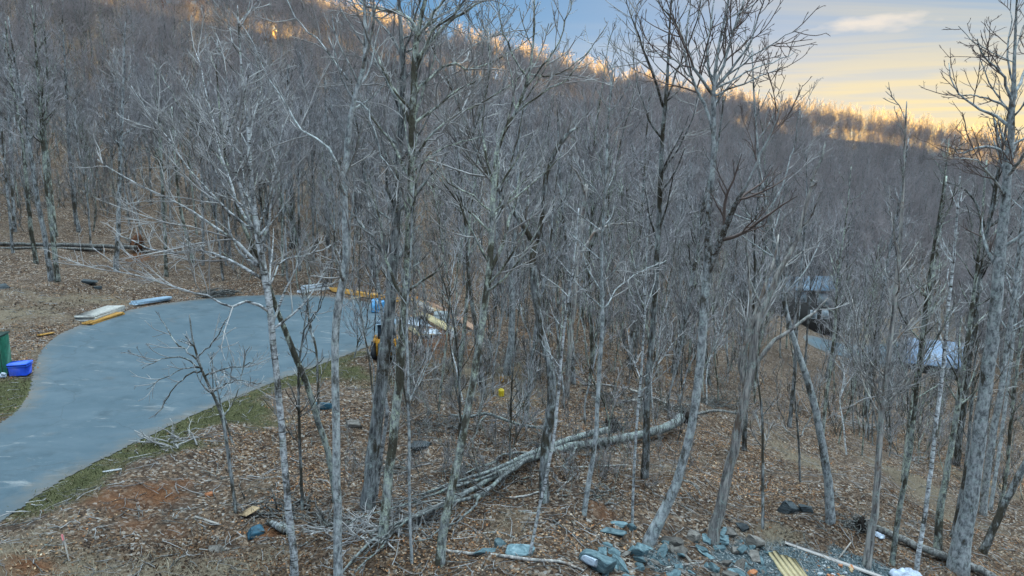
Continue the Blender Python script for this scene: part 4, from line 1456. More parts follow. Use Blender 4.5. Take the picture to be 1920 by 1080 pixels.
# the far wooded hillside: nobody could count it
def scatter(name, pts, protos, smin, smax, seed, tilt=0.06):
    me = bpy.data.meshes.new(name)
    me.vertices.add(len(pts))
    me.vertices.foreach_set('co', np.asarray(pts, np.float32).ravel())
    me.update()
    o = bpy.data.objects.new(name, me)
    COL.objects.link(o)
    ng = bpy.data.node_groups.new(name, 'GeometryNodeTree')
    ng.interface.new_socket('Geometry', in_out='INPUT', socket_type='NodeSocketGeometry')
    ng.interface.new_socket('Geometry', in_out='OUTPUT', socket_type='NodeSocketGeometry')
    nd, lk = ng.nodes, ng.links
    gi, go = nd.new('NodeGroupInput'), nd.new('NodeGroupOutput')
    allj = nd.new('GeometryNodeJoinGeometry')
    for parts in protos[::-1]:
        j = nd.new('GeometryNodeJoinGeometry')
        for p in parts:
            oi = nd.new('GeometryNodeObjectInfo')
            oi.transform_space = 'ORIGINAL'
            oi.inputs['Object'].default_value = p
            lk.new(oi.outputs['Geometry'], j.inputs[0])
        ti = nd.new('GeometryNodeGeometryToInstance')
        lk.new(j.outputs[0], ti.inputs[0])
        lk.new(ti.outputs[0], allj.inputs[0])
    iop = nd.new('GeometryNodeInstanceOnPoints')
    iop.inputs['Pick Instance'].default_value = True
    rv = nd.new('FunctionNodeRandomValue')
    rv.data_type = 'FLOAT_VECTOR'
    rv.inputs[0].default_value = (-tilt, -tilt, 0)
    rv.inputs[1].default_value = (tilt, tilt, 6.283)
    rv.inputs['Seed'].default_value = seed
    rs = nd.new('FunctionNodeRandomValue')
    rs.data_type = 'FLOAT'
    rs.inputs[2].default_value = smin
    rs.inputs[3].default_value = smax
    rs.inputs['Seed'].default_value = seed + 1
    ri = nd.new('FunctionNodeRandomValue')
    ri.data_type = 'INT'
    ri.inputs[4].default_value = 0
    ri.inputs[5].default_value = len(protos) - 1
    ri.inputs['Seed'].default_value = seed + 2
    lk.new(gi.outputs[0], iop.inputs['Points'])
    lk.new(allj.outputs[0], iop.inputs['Instance'])
    lk.new(ri.outputs[2], iop.inputs['Instance Index'])
    lk.new(rv.outputs[0], iop.inputs['Rotation'])
    lk.new(rs.outputs[1], iop.inputs['Scale'])
    lk.new(iop.outputs[0], go.inputs[0])
    m = o.modifiers.new('scatter', 'NODES')
    m.node_group = ng
    return tag(o, kind='stuff')


def ring_points(n, r0, r1, a0, a1, g, mind=2.5, power=1.0, clear=()):
    cand = []
    u_ = g.random(n * 3)
    d = np.sqrt(r0 ** 2 + u_ * (r1 ** 2 - r0 ** 2))
    a = g.uniform(R(a0), R(a1), n * 3)
    x, y = np.sin(a) * d, np.cos(a) * d
    keep = np.ones(len(x), bool)
    for c in clear:
        keep &= np.hypot(x - c[0], y - c[1]) > c[2]
    sd = np.minimum(poly_sd(ROAD, x, y), poly_sd(DRIVE, x, y))
    keep &= sd > 1.5
    x, y = x[keep][:n], y[keep][:n]
    return np.column_stack([x, y, h(x, y)])


WG = np.random.default_rng(9)
house_px = [((335, 24), 9.0), ((490, 72), 4.2)]
clear = list(HOUSE_CLEAR)
for p, r_ in house_px:
    q = hit(*p)
    clear.append((q[0], q[1], r_))
    dq = q[:2] / np.linalg.norm(q[:2])
    for s_ in ((8, 16, 24, 32, 40) if r_ > 7 else (5, 12, 19)):
        clear.append((q[0] - dq[0] * s_, q[1] - dq[1] * s_, r_ * .75))
wpts = np.concatenate([ring_points(9000, 98, 520, -46, 46, WG, clear=clear), ring_points(1500, 92, 330, 10, 44, WG, clear=clear), ring_points(1500, 235, 430, -36, -8, WG, clear=clear)])  # last ring: extra trees added at the left crest to block the sun
_ca = np.radians(np.linspace(-50, 50, 101))
_cd = np.arange(230, 520, 4.0)
_cz = h_base(np.sin(_ca)[:, None] * _cd, np.cos(_ca)[:, None] * _cd)
_cr = _cd[np.argmax((_cz + 13 - CAMZ) / _cd, axis=1)]
_cr = np.convolve(np.pad(_cr, 3, 'edge'), np.ones(7) / 7, 'valid')


def past_crest(p):
    return np.hypot(p[:, 0], p[:, 1]) - np.interp(np.arctan2(p[:, 0], p[:, 1]), _ca, _cr)


pc_ = past_crest(wpts)
keep = (pc_ < 12) & ~((pc_ > -10) & (wpts[:, 0] > -40) & (WG.random(len(wpts)) < .3))
left_ = np.degrees(np.arctan2(wpts[:, 0], wpts[:, 1])) < -9
keep |= left_
wpts = wpts[keep]
scatter('woodland', wpts, [[c for c in o.children] for o in FARP], .75, 1.2, 4)
# trees along the ridge crest, sunlit gold put into their twig colour
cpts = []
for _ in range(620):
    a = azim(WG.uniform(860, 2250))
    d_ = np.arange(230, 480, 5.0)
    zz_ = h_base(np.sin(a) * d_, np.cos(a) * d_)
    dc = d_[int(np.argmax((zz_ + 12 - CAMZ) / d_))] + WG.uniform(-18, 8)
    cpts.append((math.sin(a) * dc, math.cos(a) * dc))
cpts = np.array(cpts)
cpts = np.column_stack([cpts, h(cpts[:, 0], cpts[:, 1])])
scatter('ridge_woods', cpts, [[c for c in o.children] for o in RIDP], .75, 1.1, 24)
spts = ring_points(2200, 46, 150, -42, 42, WG, clear=clear)
sx, sy = pix(spts[:, 0], spts[:, 1], spts[:, 2])[:2]
spts = spts[~((sx < 420) & (sy > 440))]
sx, sy = pix(spts[:, 0], spts[:, 1], spts[:, 2])[:2]
spts = spts[~((sx > 640) & (sx < 920) & (sy > 540)) & ~((sx > 1415) & (sx < 1565) & (sy > 588))]
scatter('undergrowth', spts, [[c for c in o.children] for o in SAPP], .5, 1.1, 14, .15)
thick = []
while len(thick) < 330:
    px_, py_ = WG.uniform(760, 1080), WG.uniform(652, 770)
    if WG.random() < .3:
        px_, py_ = WG.uniform(1080, 1750), WG.uniform(640, 800)
    if abs(px_ - 941) < 26 and py_ > 725:
        continue
    thick.append(hit(px_, py_))
while len(thick) < 480:
    px_, py_ = WG.uniform(640, 1300), WG.uniform(765, 930)
    if abs(px_ - 941) < 40 and py_ < 800:
        continue
    thick.append(hit(px_, py_))
scatter('thicket_undergrowth', np.array(thick), [[c for c in o.children] for o in SAPP], .15, .42, 34, .25)
#@@THINGS
# ------------------------------------------------------------------ things on the ground
OG = np.random.default_rng(33)
M_WHITE = simple('grey-white sheathing', (0.44, 0.455, 0.46), .55, .3, 6)
M_PANEL = simple('pale weathered panel', (0.44, 0.425, 0.38), .6, .3, 6)
M_PLASTIC = simple('crumpled white plastic', (0.46, 0.52, 0.60), .35, .3, 5, .5)
M_OCHRE = plank_mat('ochre lumber', (0.50, 0.27, 0.07))
M_PALE = plank_mat('pale new lumber', (0.60, 0.49, 0.28), .22)
M_TAN = plank_mat('tan lumber', (0.46, 0.33, 0.19))
M_PINK = plank_mat('pinkish lumber', (0.48, 0.30, 0.20))
M_GREYW = plank_mat('weathered board', (0.42, 0.38, 0.33))
M_BLUEM = simple('pale blue metal', (0.30, 0.42, 0.52), .45, .15, 2, .5)
M_STEEL = simple('galvanised sheet', (0.44, 0.49, 0.54), .4, .15, 2, .5)
M_DARK = simple('dark rubber', (0.02, 0.022, 0.025), .7, .3)
M_DKMET = simple('dark painted steel', (0.035, 0.045, 0.055), .5, .3)
M_GLASS = simple('dark cab glass', (0.05, 0.09, 0.12), .12, .1, 1, .7)
M_YELLOW = simple('muddy yellow machine paint', (0.44, 0.21, 0.025), .6, .5, 5, .3)
M_ORANGE = simple('faded orange paint', (0.45, 0.19, 0.05), .55, .25, 3)
M_YPL = simple('yellow plastic', (0.68, 0.50, 0.03), .4, .15, 3, .4)
M_GREEN = simple('dark green paint', (0.015, 0.11, 0.065), .5, .35, 4, .3)
M_DKGREEN = simple('near-black green paint', (0.008, 0.03, 0.02), .5, .3, 4, .3)
M_BLUE = simple('bright blue plastic', (0.015, 0.075, 0.60), .4, .2, 3, .4)
M_BLUE2 = simple('bright blue plastic lid', (0.03, 0.13, 0.72), .35, .15, 3, .4)
M_TARP = simple('blue tarp', (0.07, 0.25, 0.45), .45, .45, 5, .4, .4)
M_SCRAP = simple('dull teal tarp', (0.028, 0.085, 0.12), .5, .5, 6, .3, .4)
M_CONC = simple('grey concrete block', (0.33, 0.36, 0.36), .9, .2, 8, .1, .3)
M_BRICK = simple('orange brick', (0.45, 0.18, 0.08), .85, .2, 9)
M_PINKP = simple('pink flagging paint', (0.70, 0.22, 0.22), .6, .1)
M_LOG = make_bark('fallen trunk bark', (0.05, 0.05, 0.048), (0.15, 0.16, 0.155), (0.27, 0.285, 0.27), (0.28, 0.34, 0.28), 0.5, 5, 10, moss_amt=.1)
M_LIMB = make_bark('fallen limb bark', (0.035, 0.035, 0.034), (0.12, 0.125, 0.12), (0.26, 0.275, 0.26), (0.28, 0.34, 0.28), 0.4, 5, 12, moss_amt=.14)
T_FALL = make_twig('fallen twigs', (0.10, 0.095, 0.09), (0.26, 0.255, 0.24))
M_ROOT = simple('red-brown root earth', (0.13, 0.062, 0.036), .95, .5, 5, .05, .8)
M_ROOTD = simple('black root earth', (0.030, 0.025, 0.021), .95, .5, 5, .05, .8)
M_ROT = make_bark('rotting log', (0.045, 0.042, 0.038), (0.12, 0.115, 0.105), (0.24, 0.235, 0.22), (0.2, 0.24, 0.2), 0.3, 8, 12, moss_amt=.12)
M_LAWNSIDE = None


def slate_mat(name, a, c, d):
    m, t, b = mat_new(name, .7, .25)
    n = noise_(t, mapv(t, objvec(t), (1, 1, 5)), 4.0, 6, .65, .6)
    col = ramp(t, n, [(.3, a), (.5, c), (.72, d)])
    hv = N(t, 'ShaderNodeHueSaturation')
    t.links.new(rng_(t, objrand(t), 0, 1, .65, 1.3), hv.inputs['Value'])
    t.links.new(col, hv.inputs['Color'])
    t.links.new(hv.outputs[0], b.inputs['Base Color'])
    bump_(t, b, n, .8, .03)
    return m


M_SLATE = slate_mat('blue-green slate', (0.04, 0.075, 0.088), (0.12, 0.19, 0.205), (0.26, 0.34, 0.35))
M_PALEROCK = slate_mat('pale rock face', (0.24, 0.30, 0.36), (0.40, 0.46, 0.52), (0.52, 0.57, 0.62))
M_STONE = slate_mat('brown-grey stone', (0.06, 0.052, 0.045), (0.16, 0.145, 0.125), (0.28, 0.255, 0.22))
M_DKROCK = slate_mat('dark wet stone', (0.015, 0.018, 0.02), (0.045, 0.055, 0.058), (0.10, 0.12, 0.125))


def rock(name, loc, size, mat, rz, tilt, label, group=None, cat='rock', slab=True, seed=0):
    g = np.random.default_rng(seed)
    import bmesh
    bm = bmesh.new()
    bmesh.ops.create_icosphere(bm, subdivisions=3, radius=1.0)
    V = np.array([v.co[:] for v in bm.verts])
    Fc = np.array([[v.index for v in f.verts] for f in bm.faces])
    bm.free()
    # cleave the ball with random planes into an angular block, then roughen
    ax_ = [np.array(k, float) * s_ for k in ((1, 0, 0), (0, 1, 0), (0, 0, 1)) for s_ in (1, -1)]
    cuts = [(k + g.normal(size=3) * .22, g.uniform(.40, .62)) for k in ax_] + [(g.normal(size=3), g.uniform(.55, .8)) for _ in range(4)]
    for n, dd in cuts:
        n = n / np.linalg.norm(n)
        s = V @ n
        V = V - np.where(s > dd, s - dd, 0)[:, None] * n
    V += g.normal(size=V.shape) * .012
    V = V * (np.array(size) / 2) * 1.6
    Rm = np.array(Matrix.Rotation(rz, 3, 'Z') @ Matrix.Rotation(tilt[0], 3, 'X') @ Matrix.Rotation(tilt[1], 3, 'Y'))
    V = V @ Rm.T
    o = mesh_obj(name, V, [Fc], mat)
    o.location = (loc[0], loc[1], loc[2] + size[2] * .22)
    return tag(o, label, cat, group)


def span(px0, py0, px1, py1, lift=0.0):
    return hit(px0, py0, lift), hit(px1, py1, lift)


# --- panel stack with ochre boards on the asphalt edge
def board_stack(name, p, q, width, mats, layers, label, cat, group=None, gap=.012, th=.09, per=1, base=.0, part='board', jitter=.05):
    """layers of long boards lying from p to q"""
    p, q = np.array(p), np.array(q)
    root = empty(name, tuple((p + q) / 2), label, cat, group)
    d = (q - p) / np.linalg.norm(q - p)
    s = np.array([-d[1], d[0], 0])
    s /= np.linalg.norm(s)
    z = base
    for l in range(layers):
        w = width / per
        for k_ in range(per):
            off = s * ((k_ - (per - 1) / 2) * w)
            j = d * OG.uniform(-1, 1) * jitter * 4
            m = MB().beam(p + off + j + (0, 0, z + th / 2), q + off + j + s * OG.uniform(-jitter, jitter) + (0, 0, z + th / 2), w - gap * 2, th - .006, bev=.008)
            m.build(part, mats[(l + k_) % len(mats)] if len(mats) > 1 else mats[0], root, origin=(p + q) / 2)
        z += th
    return root


p, q = span(158, 603, 218, 583)
board_stack('panel_stack', p, q, 1.25, [M_PANEL], 3, 'stack of pale grey-white sheathing panels at the left curb of the asphalt', 'panel stack', th=.13, part='panel', jitter=.03)
p, q = span(164, 610, 226, 590)
board_stack('plank_bundle', p, q, .55, [M_OCHRE], 2, 'ochre-yellow planks lying against the pale panel stack on the asphalt', 'planks', th=.11, per=2, part='plank')
p, q = span(250, 574, 316, 564)
r_ = board_stack('metal_bundle', p, q, .8, [M_BLUEM], 2, 'flat bundle of pale blue metal channels by the far curb', 'metal bundle', th=.12, per=3, part='channel', base=.1)
for k_ in (.2, .8):
    c = np.array(p) * (1 - k_) + np.array(q) * k_
    MB().box((c[0], c[1], c[2] + .05), (.1, .9, .1), rz=.2).build('bearer', M_GREYW, r_, origin=(np.array(p) + q) / 2)
p, q = span(72, 630, 100, 625, .03)
tag(MB().beam(p + (0, 0, .05), q + (0, 0, .05), .22, .06, .01).build('plank', M_OCHRE, origin=p), 'single short orange plank lying on bare dirt left of the asphalt', 'plank')
# silver bundle at the far curb
p, q = span(566, 549, 614, 541)
r_ = board_stack('pipe_bundle', p, q, .9, [M_WHITE, M_STEEL], 1, 'heap of pale silver pipes on the far curb behind the asphalt', 'pipe bundle', th=.2, per=2, part='wrapped_pipe')
c = (np.array(p) + q) / 2
for k_ in range(7):
    a = np.array([0, 0, .28 + .09 * (k_ % 3)])
    s_ = np.array([0, -.4 + .13 * k_, 0])
    MB().tube([p + s_ + a + OG.normal(size=3) * .05, q + s_ + a + OG.normal(size=3) * .05], .06, 8).build('pipe', M_STEEL if k_ % 2 else M_WHITE, r_, True, c)
# dark green tarp/logs at the far curb
p, q = span(385, 556, 440, 553)
rr2 = empty('brush_pile', tuple((p + q) / 2), 'low dark heap of cut brush on the far curb left of the birch', 'brush pile')
Pb = []
for k_ in range(46):
    a = p + (q - p) * OG.random() + np.array([0, OG.normal() * .5, .08 + OG.random() * .35])
    dd = np.array([OG.normal() * 1.0, OG.normal() * .5, OG.normal() * .15])
    Pb.append([a - dd * .7, a + OG.normal(size=3) * .08, a + dd * .7])
T = Tubes()
T.add(np.array(Pb), np.tile(np.array([[.05, .04, .02]]), (46, 1)), 5, True)
T.build('cut_branches', M_ROT, rr2, (p + q) / 2)
# orange curb planks
for (a0, b0, a1, b1, wd, mt, lb) in ((622, 546, 716, 562, .5, M_OCHRE, 'long orange-tan planks stacked along the far curb behind the kinked trunk'),
                                     (655, 563, 712, 551, .22, M_TAN, 'single tan board propped across the orange curb planks'),
                                     (745, 566, 766, 562, .5, M_OCHRE, 'short ochre planks behind the blue-wrapped pallet')):
    p, q = span(a0, b0, a1, b1)
    board_stack('plank_stack', p + (0, 0, .05), q + (0, 0, .05), wd, [mt], 3 if wd > .3 else 1, lb, 'planks', th=.1, per=2 if wd > .3 else 1, part='plank')
# blue wrapped pallet
c = hit(710, 588)
r_ = empty('wrapped_pallet', tuple(c), 'pallet load wrapped in blue sheeting at the end of the asphalt', 'pallet')
MB().box(c + (0, 0, .07), (1.05, 1.0, .13), bev=.01).build('pallet', M_GREYW, r_, origin=c)
m = MB()
m.box(c + (-.16, 0, .62), (.62, .95, .96), rz=.05, bev=.07)
m.box(c + (.3, .02, .55), (.42, .9, .82), rz=-.08, bev=.06)
m.build('blue_wrapping', M_TARP, r_, origin=c)
MB().box(c + (.02, -.5, .6), (.05, .03, .98), rz=.03).build('strap', M_WHITE, r_, origin=c)

# --- lumber piles right of the asphalt
for (a0, b0, a1, b1, wd, mt, ly, pr, lb) in (
        (775, 565, 842, 600, .45, M_TAN, 2, 3, 'long weathered tan boards leading from the pallet to the block stack'),
        (808, 576, 846, 596, .4, M_PINK, 3, 2, 'pinkish boards stacked behind the grey block stack'),
        (858, 600, 894, 626, .5, M_PINK, 2, 3, 'pinkish-tan boards at the far right end of the lumber yard'),
        (790, 592, 842, 622, .5, M_PALE, 2, 4, 'bundle of yellowish new boards in front of the grey block stack'),
        (826, 606, 854, 627, .35, M_PALE, 1, 2, 'two yellowish boards running past the block stack toward the spotted trunk'),
        (784, 572, 812, 588, .5, M_GREYW, 2, 2, 'short weathered boards behind the metal sheets'),
        (768, 618, 786, 632, .4, M_PALE, 1, 3, 'loose pale battens beside the yellow machine'),
        (778, 633, 812, 632, .16, M_TAN, 1, 1, 'single tan batten lying in front of the metal sheets')):
    p, q = span(a0, b0, a1, b1)
    board_stack('board_stack', p + (0, 0, .14), q + (0, 0, .14), wd, [mt], ly, lb, 'boards', th=.09, per=pr, jitter=.06)
p, q = span(774, 602, 803, 626)
board_stack('metal_sheets', p, q, 1.2, [M_STEEL], 3, 'fanned pale blue-grey metal sheets beside the yellow machine', 'metal sheets', th=.05, part='sheet', jitter=.25)
c = hit(829, 604)
r_ = empty('block_stack', tuple(c), 'stack of pale grey blocks among the lumber piles', 'blocks')
for k_ in range(3):
    for l in range(2):
        MB().box(c + (-.3 + .6 * l + OG.normal() * .02, OG.normal() * .03, .14 + .27 * k_), (.58, .6, .25), rz=OG.normal() * .03, bev=.015).build('block', M_CONC, r_, origin=c)
c = hit(783, 586)
r_ = empty('marker_post', tuple(c), 'short post with orange and green tape behind the lumber', 'post')
MB().box(c + (0, 0, .6), (.09, .09, 1.2), bev=.01).build('post', M_TAN, r_, origin=c)
MB().box(c + (0, 0, 1.12), (.12, .12, .2), bev=.01).build('tape', M_ORANGE, r_, origin=c)

# --- the yellow machine behind the twin trunks (compact loader)
c = hit(726, 668)
yaw = R(99)
Mz = np.array(Matrix.Rotation(yaw, 3, 'Z'))


def ml(v):
    return c + Mz @ np.array(v, float)


ld = empty('compact_loader', tuple(c), 'yellow compact loader with dark cab parked behind the twin trunks', 'loader')
m = MB()
m.prism([(-1.15, .35), (-1.15, 1.0), (-.95, 1.2), (.5, 1.05), (.75, .75), (.75, .35)], -.55, .55, Mz, c)
m.build('body', M_YELLOW, ld, origin=c)
m = MB()
m.prism([(-.65, 1.05), (-.6, 1.95), (.3, 1.95), (.55, 1.0)], -.45, .45, Mz, c)
cab = m.build('cab', M_DKMET, ld, origin=c)
MB().prism([(.34, 1.85), (.57, 1.08), (.60, 1.08), (.37, 1.85)], -.38, .38, Mz, c).build('windscreen', M_GLASS, cab, origin=c)
m = MB()
m.prism([(-.5, 1.12), (-.45, 1.86), (.24, 1.86), (.42, 1.12)], -.465, -.452, Mz, c)
m.prism([(-.5, 1.12), (-.45, 1.86), (.24, 1.86), (.42, 1.12)], .452, .465, Mz, c)
m.build('side_window', M_GLASS, cab, origin=c)
MB().box(ml((-.15, 0, 1.99)), (1.15, 1.05, .07), rz=yaw, bev=.02).build('roof', M_BLUEM, cab, origin=c)
for sx_ in (-.75, .35):
    for sy_ in (-.72, .72):
        w_ = MB().disc(ml((sx_, sy_, .40)), Mz @ np.array((0, 1, 0)), .40, .28, 20).build('wheel', M_DARK, ld, True, c)
        MB().disc(ml((sx_, sy_ * 1.02, .40)), Mz @ np.array((0, 1, 0)), .2, .285, 16).build('rim', M_YELLOW, w_, True, c)
for sy_ in (-.62, .62):
    m = MB()
    m.beam(ml((-1.05, sy_, 1.15)), ml((.75, sy_, .95)), .12, .2)
    m.beam(ml((.74, sy_, 1.0)), ml((1.15, sy_, .35)), .12, .2)
    m.build('lift_arm', M_YELLOW, ld, origin=c)
m = MB()
m.prism([(1.15, .08), (1.95, .06), (1.95, .11), (1.3, .16), (1.25, .62), (1.15, .62)], -.85, .85, Mz, c)
bk = m.build('bucket', M_ORANGE, ld, origin=c)
m = MB()
m.prism([(1.15, .08), (1.9, .08), (1.25, .62), (1.15, .62)], -.89, -.85, Mz, c)
m.prism([(1.15, .08), (1.9, .08), (1.25, .62), (1.15, .62)], .85, .89, Mz, c)
m.build('bucket_cheek', M_ORANGE, bk, origin=c)
for sy_ in (-.3, .3):
    MB().disc(ml((.76, sy_, .9)), Mz @ np.array((1, 0, 0)), .08, .05, 12).build('headlight', M_WHITE, ld, True, c)
MB().box(ml((-1.22, 0, .8)), (.12, .9, .5), rz=yaw, bev=.03).build('rear_grille', M_DKMET, ld, origin=c)

# --- green post-like cabinet and blue tote at the left edge
c = hit(-7, 706)
a_ = R(16)
r_ = empty('green_cabinet', tuple(c), 'tall dark green painted cabinet beside the blue tote at the road edge', 'cabinet')
MB().box(c + (-.35, .35, .95), (1.15, 1.15, 1.9), rz=a_, bev=.03).build('cabinet_body', M_DKGREEN, r_, origin=c)
M3 = np.array(Matrix.Rotation(a_, 3, 'Z'))
MB().box(c + (-.35, .35, 0) + M3 @ np.array((.595, -.05, .95)), (.05, 1.0, 1.84), rz=a_, bev=.01).build('door', M_GREEN, r_, origin=c)
MB().box(c + (-.35, .35, 0) + M3 @ np.array((.2, -.60, .95)), (.72, .05, 1.84), rz=a_, bev=.01).build('front_panel', M_GREEN, r_, origin=c)
MB().box(c + (-.35, .35, 1.93), (1.25, 1.25, .08), rz=a_, bev=.02).build('lid', M_DKGREEN, r_, origin=c)
MB().box(c + (-.35, .35, 0) + M3 @ np.array((-.18, -.605, .95)), (.05, .04, 1.86), rz=a_, bev=.005).build('corner_trim', M_TAN, r_, origin=c)
c = hit(32, 706)
r_ = empty('storage_tote', tuple(c), 'bright blue plastic tote standing in front of the green cabinet', 'tote')
MB().box(c + (0, .25, .28), (.78, .62, .56), rz=.22, bev=.05, taper=1.08).build('bin', M_BLUE, r_, origin=c)
MB().box(c + (0, .25, .60), (.92, .76, .09), rz=.22, bev=.03).build('lid', M_BLUE2, r_, origin=c)
MB().box(c + (0, .25, .50), (.90, .72, .04), rz=.22, bev=.01).build('rim', M_BLUE2, r_, origin=c)
c = hit(5, 708)
tag(MB().box(c + (0, 0, .1), (.3, .2, .2), rz=.5, bev=.04).box(c + (.1, -.05, .2), (.22, .1, .12), rz=.2, ry=.3, bev=.03).build('plastic_bag', M_PLASTIC, origin=c), 'small white plastic bag on the ground in front of the green cabinet', 'bag')

# --- yellow barrels and other small items
for (px, py, s_, lb) in ((940, 743, .72, 'yellow plastic drum on the leaf litter behind the fallen tree'), (941, 716, .55, 'smaller brown-yellow drum farther back than the yellow drum')):
    c = hit(px, py)
    r_ = empty('drum', tuple(c), lb, 'drum')
    mt = M_YPL if s_ > .6 else M_OCHRE
    zz = np.linspace(0, .5, 9)
    MB().tube([c + (0, 0, z_ * s_) for z_ in zz], [.17 * s_, .2 * s_, .205 * s_, .19 * s_, .205 * s_, .19 * s_, .205 * s_, .2 * s_, .16 * s_], 16).build('drum_body', mt, r_, True, c)
    MB().tube([c + (0, 0, .5 * s_), c + (0, 0, .54 * s_)], [.12 * s_, .11 * s_], 14).build('drum_lid', mt, r_, True, c)
c = hit(127, 1052)
r_ = empty('survey_stake', tuple(c), 'upright white survey stake with a pink top in the dry grass', 'stake')
MB().box(c + (0, 0, .33), (.035, .02, .74), rx=.05, ry=-.06, bev=.004).build('stake', M_GREYW, r_, origin=c)
MB().box(c + (-.038, -.032, .66), (.042, .026, .16), rx=.05, ry=-.06, bev=.004).build('painted_top', M_PINKP, r_, origin=c)
c = hit(392, 930)
tag(MB().box(c + (0, 0, .06), (.22, .12, .11), rz=.5, rx=.2, bev=.01).build('brick', M_BRICK, origin=c), 'single orange brick half sunk in the leaves by the sapling', 'brick')
p, q = span(366, 970, 410, 986)
tag(MB().beam(p + (0, 0, .04), q + (0, 0, .05), .07, .05, .01).build('stick', M_GREYW, origin=p), 'pale cut pole lying alone on the leaves left of the birch', 'stick')
p, q = span(455, 972, 482, 962)
tag(MB().beam(p + (0, 0, .1), q + (0, 0, .2), .3, .03, .005).build('board', M_TAN, origin=p), 'tan board offcut tilted on the rubble by the birch', 'board')
p, q = span(193, 886, 228, 882)
tag(MB().beam(p + (0, 0, .03), q + (0, 0, .05), .05, .04, .005).build('stick', M_WHITE, origin=p), 'white stick at the grassy road edge above the red dirt', 'stick')
c = hit(478, 1000)
rock('sheet_scrap', c, (.55, .3, .16), M_SCRAP, .8, (.5, .1), 'curled dull teal sheet scrap beside the tan offcut', cat='sheet', seed=901)
for i, (px, py, lx, ly) in enumerate(((505, 985, 536, 1003), (528, 990, 546, 1006))):
    p, q = span(px, py, lx, ly)
    tag(MB().tube([p + (0, 0, .12), (p + q) / 2 + (0, 0, .13), q + (0, 0, .1)], [.09, .1, .09], 12).build('cut_log', B_OAK, origin=p, smooth=True), ['short cut grey log lying left in the pair beside the birch', 'short cut log lying closest to the birch trunk'][i], 'log')
c = hit(402, 1035)
rock('boulder', c, (.42, .3, .25), M_STONE, .4, (.2, .3), 'brown boulder with a dark wet end in the leaves at lower left', seed=77)
c = hit(612, 765)
rock('tarp_scrap', c, (.8, .45, .3), M_SCRAP, .3, (.1, .2), 'crumpled dull teal tarp scrap behind the kinked pale trunk', cat='tarp', seed=15)

# new lumber and long board in the lower right corner
p, q = hit(1462, 1046), hit(1510, 1115)
root = empty('lumber_stack', tuple((p + q) / 2), 'stack of fresh pale yellow lumber on the blue-grey gravel at the bottom edge', 'lumber')
d = (q - p) / np.linalg.norm(q - p)
s_ = np.array([d[1], -d[0], 0])
for k_, (o1, o2, zz, ln) in enumerate(((-.30, 0, .07, 0), (-.30, .03, .16, .05), (-.16, 0, .07, -.03), (-.14, .02, .17, .08), (.0, 0, .07, .0), (.03, .02, .16, -.12), (.16, .05, .07, .02), (.2, .05, .15, -.2), (.33, .05, .07, -.15))):
    MB().beam(p - s_ * o1 + d * (o2 - ln) + (0, 0, zz), q - s_ * o1 + d * o2 + (0, 0, zz), .125, .085, .006).build('board', M_PALE, root, origin=(p + q) / 2)
p, q = hit(1472, 1022), hit(1668, 1092)
tag(MB().beam(p + (0, 0, .10), q + (0, 0, .08), .14, .06, .006).build('long_board', plank_mat('sun-bleached board', (.60, .55, .50), .12), origin=p), 'long pale board lying diagonally in front of the rotting log', 'board')
p, q = hit(1573, 1048), hit(1595, 1022)
tag(MB().beam(p + (0, 0, .05), q + (0, 0, .1), .04, .03, .004).build('lath', M_GREYW, origin=p), 'short thin lath tilted on the ground above the long pale board', 'board')


def crumpled(name, c, rx_, ry_, hgt, mat, label, cat, seed, rz=0.):
    g = np.random.default_rng(seed)
    n = 26
    xs, ys = np.meshgrid(np.linspace(-1, 1, n), np.linspace(-1, 1, n))
    rr3 = np.sqrt(xs ** 2 + ys ** 2)
    z = np.clip(1 - rr3 ** 2, 0, 1) ** .8
    for _ in range(14):
        a, f_, ph = g.uniform(0, 6.28), g.uniform(2.5, 8), g.uniform(0, 6.28)
        z += np.abs(np.sin((xs * math.cos(a) + ys * math.sin(a)) * f_ + ph)) * .10 - .05
    sx_, sy_ = np.cos(rz), np.sin(rz)
    ang = np.arctan2(ys, xs)
    edge = 1 + .18 * np.sin(ang * 3 + seed) + .1 * np.sin(ang * 7)
    k = np.minimum(1, 1 / np.maximum(rr3, 1e-3)) * edge
    X, Y = xs * rx_ * k, ys * ry_ * k
    x2, y2 = X * sx_ - Y * sy_ + c[0], X * sy_ + Y * sx_ + c[1]
    zz = h(x2, y2) + .02 + hgt * np.clip(z, 0, 2)
    i = np.arange(n * n).reshape(n, n)
    qd = np.stack([i[:-1, :-1], i[:-1, 1:], i[1:, 1:], i[1:, :-1]], -1).reshape(-1, 4)
    o = mesh_obj(name, np.column_stack([x2.ravel(), y2.ravel(), zz.ravel()]), [qd], mat, smooth=True, origin=np.array(c))
    md = o.modifiers.new('thickness', 'SOLIDIFY')
    md.thickness = .012
    return tag(o, label, cat)


crumpled('plastic_sheet', hit(1700, 1082), .5, .35, .2, M_PLASTIC, 'crumpled white plastic sheet at the bottom edge by the rotting log', 'plastic sheet', 4)
crumpled('plastic_scrap', hit(1648, 1006), .22, .12, .08, M_PLASTIC, 'small white plastic scrap next to the root end of the rotting log', 'plastic scrap', 6)

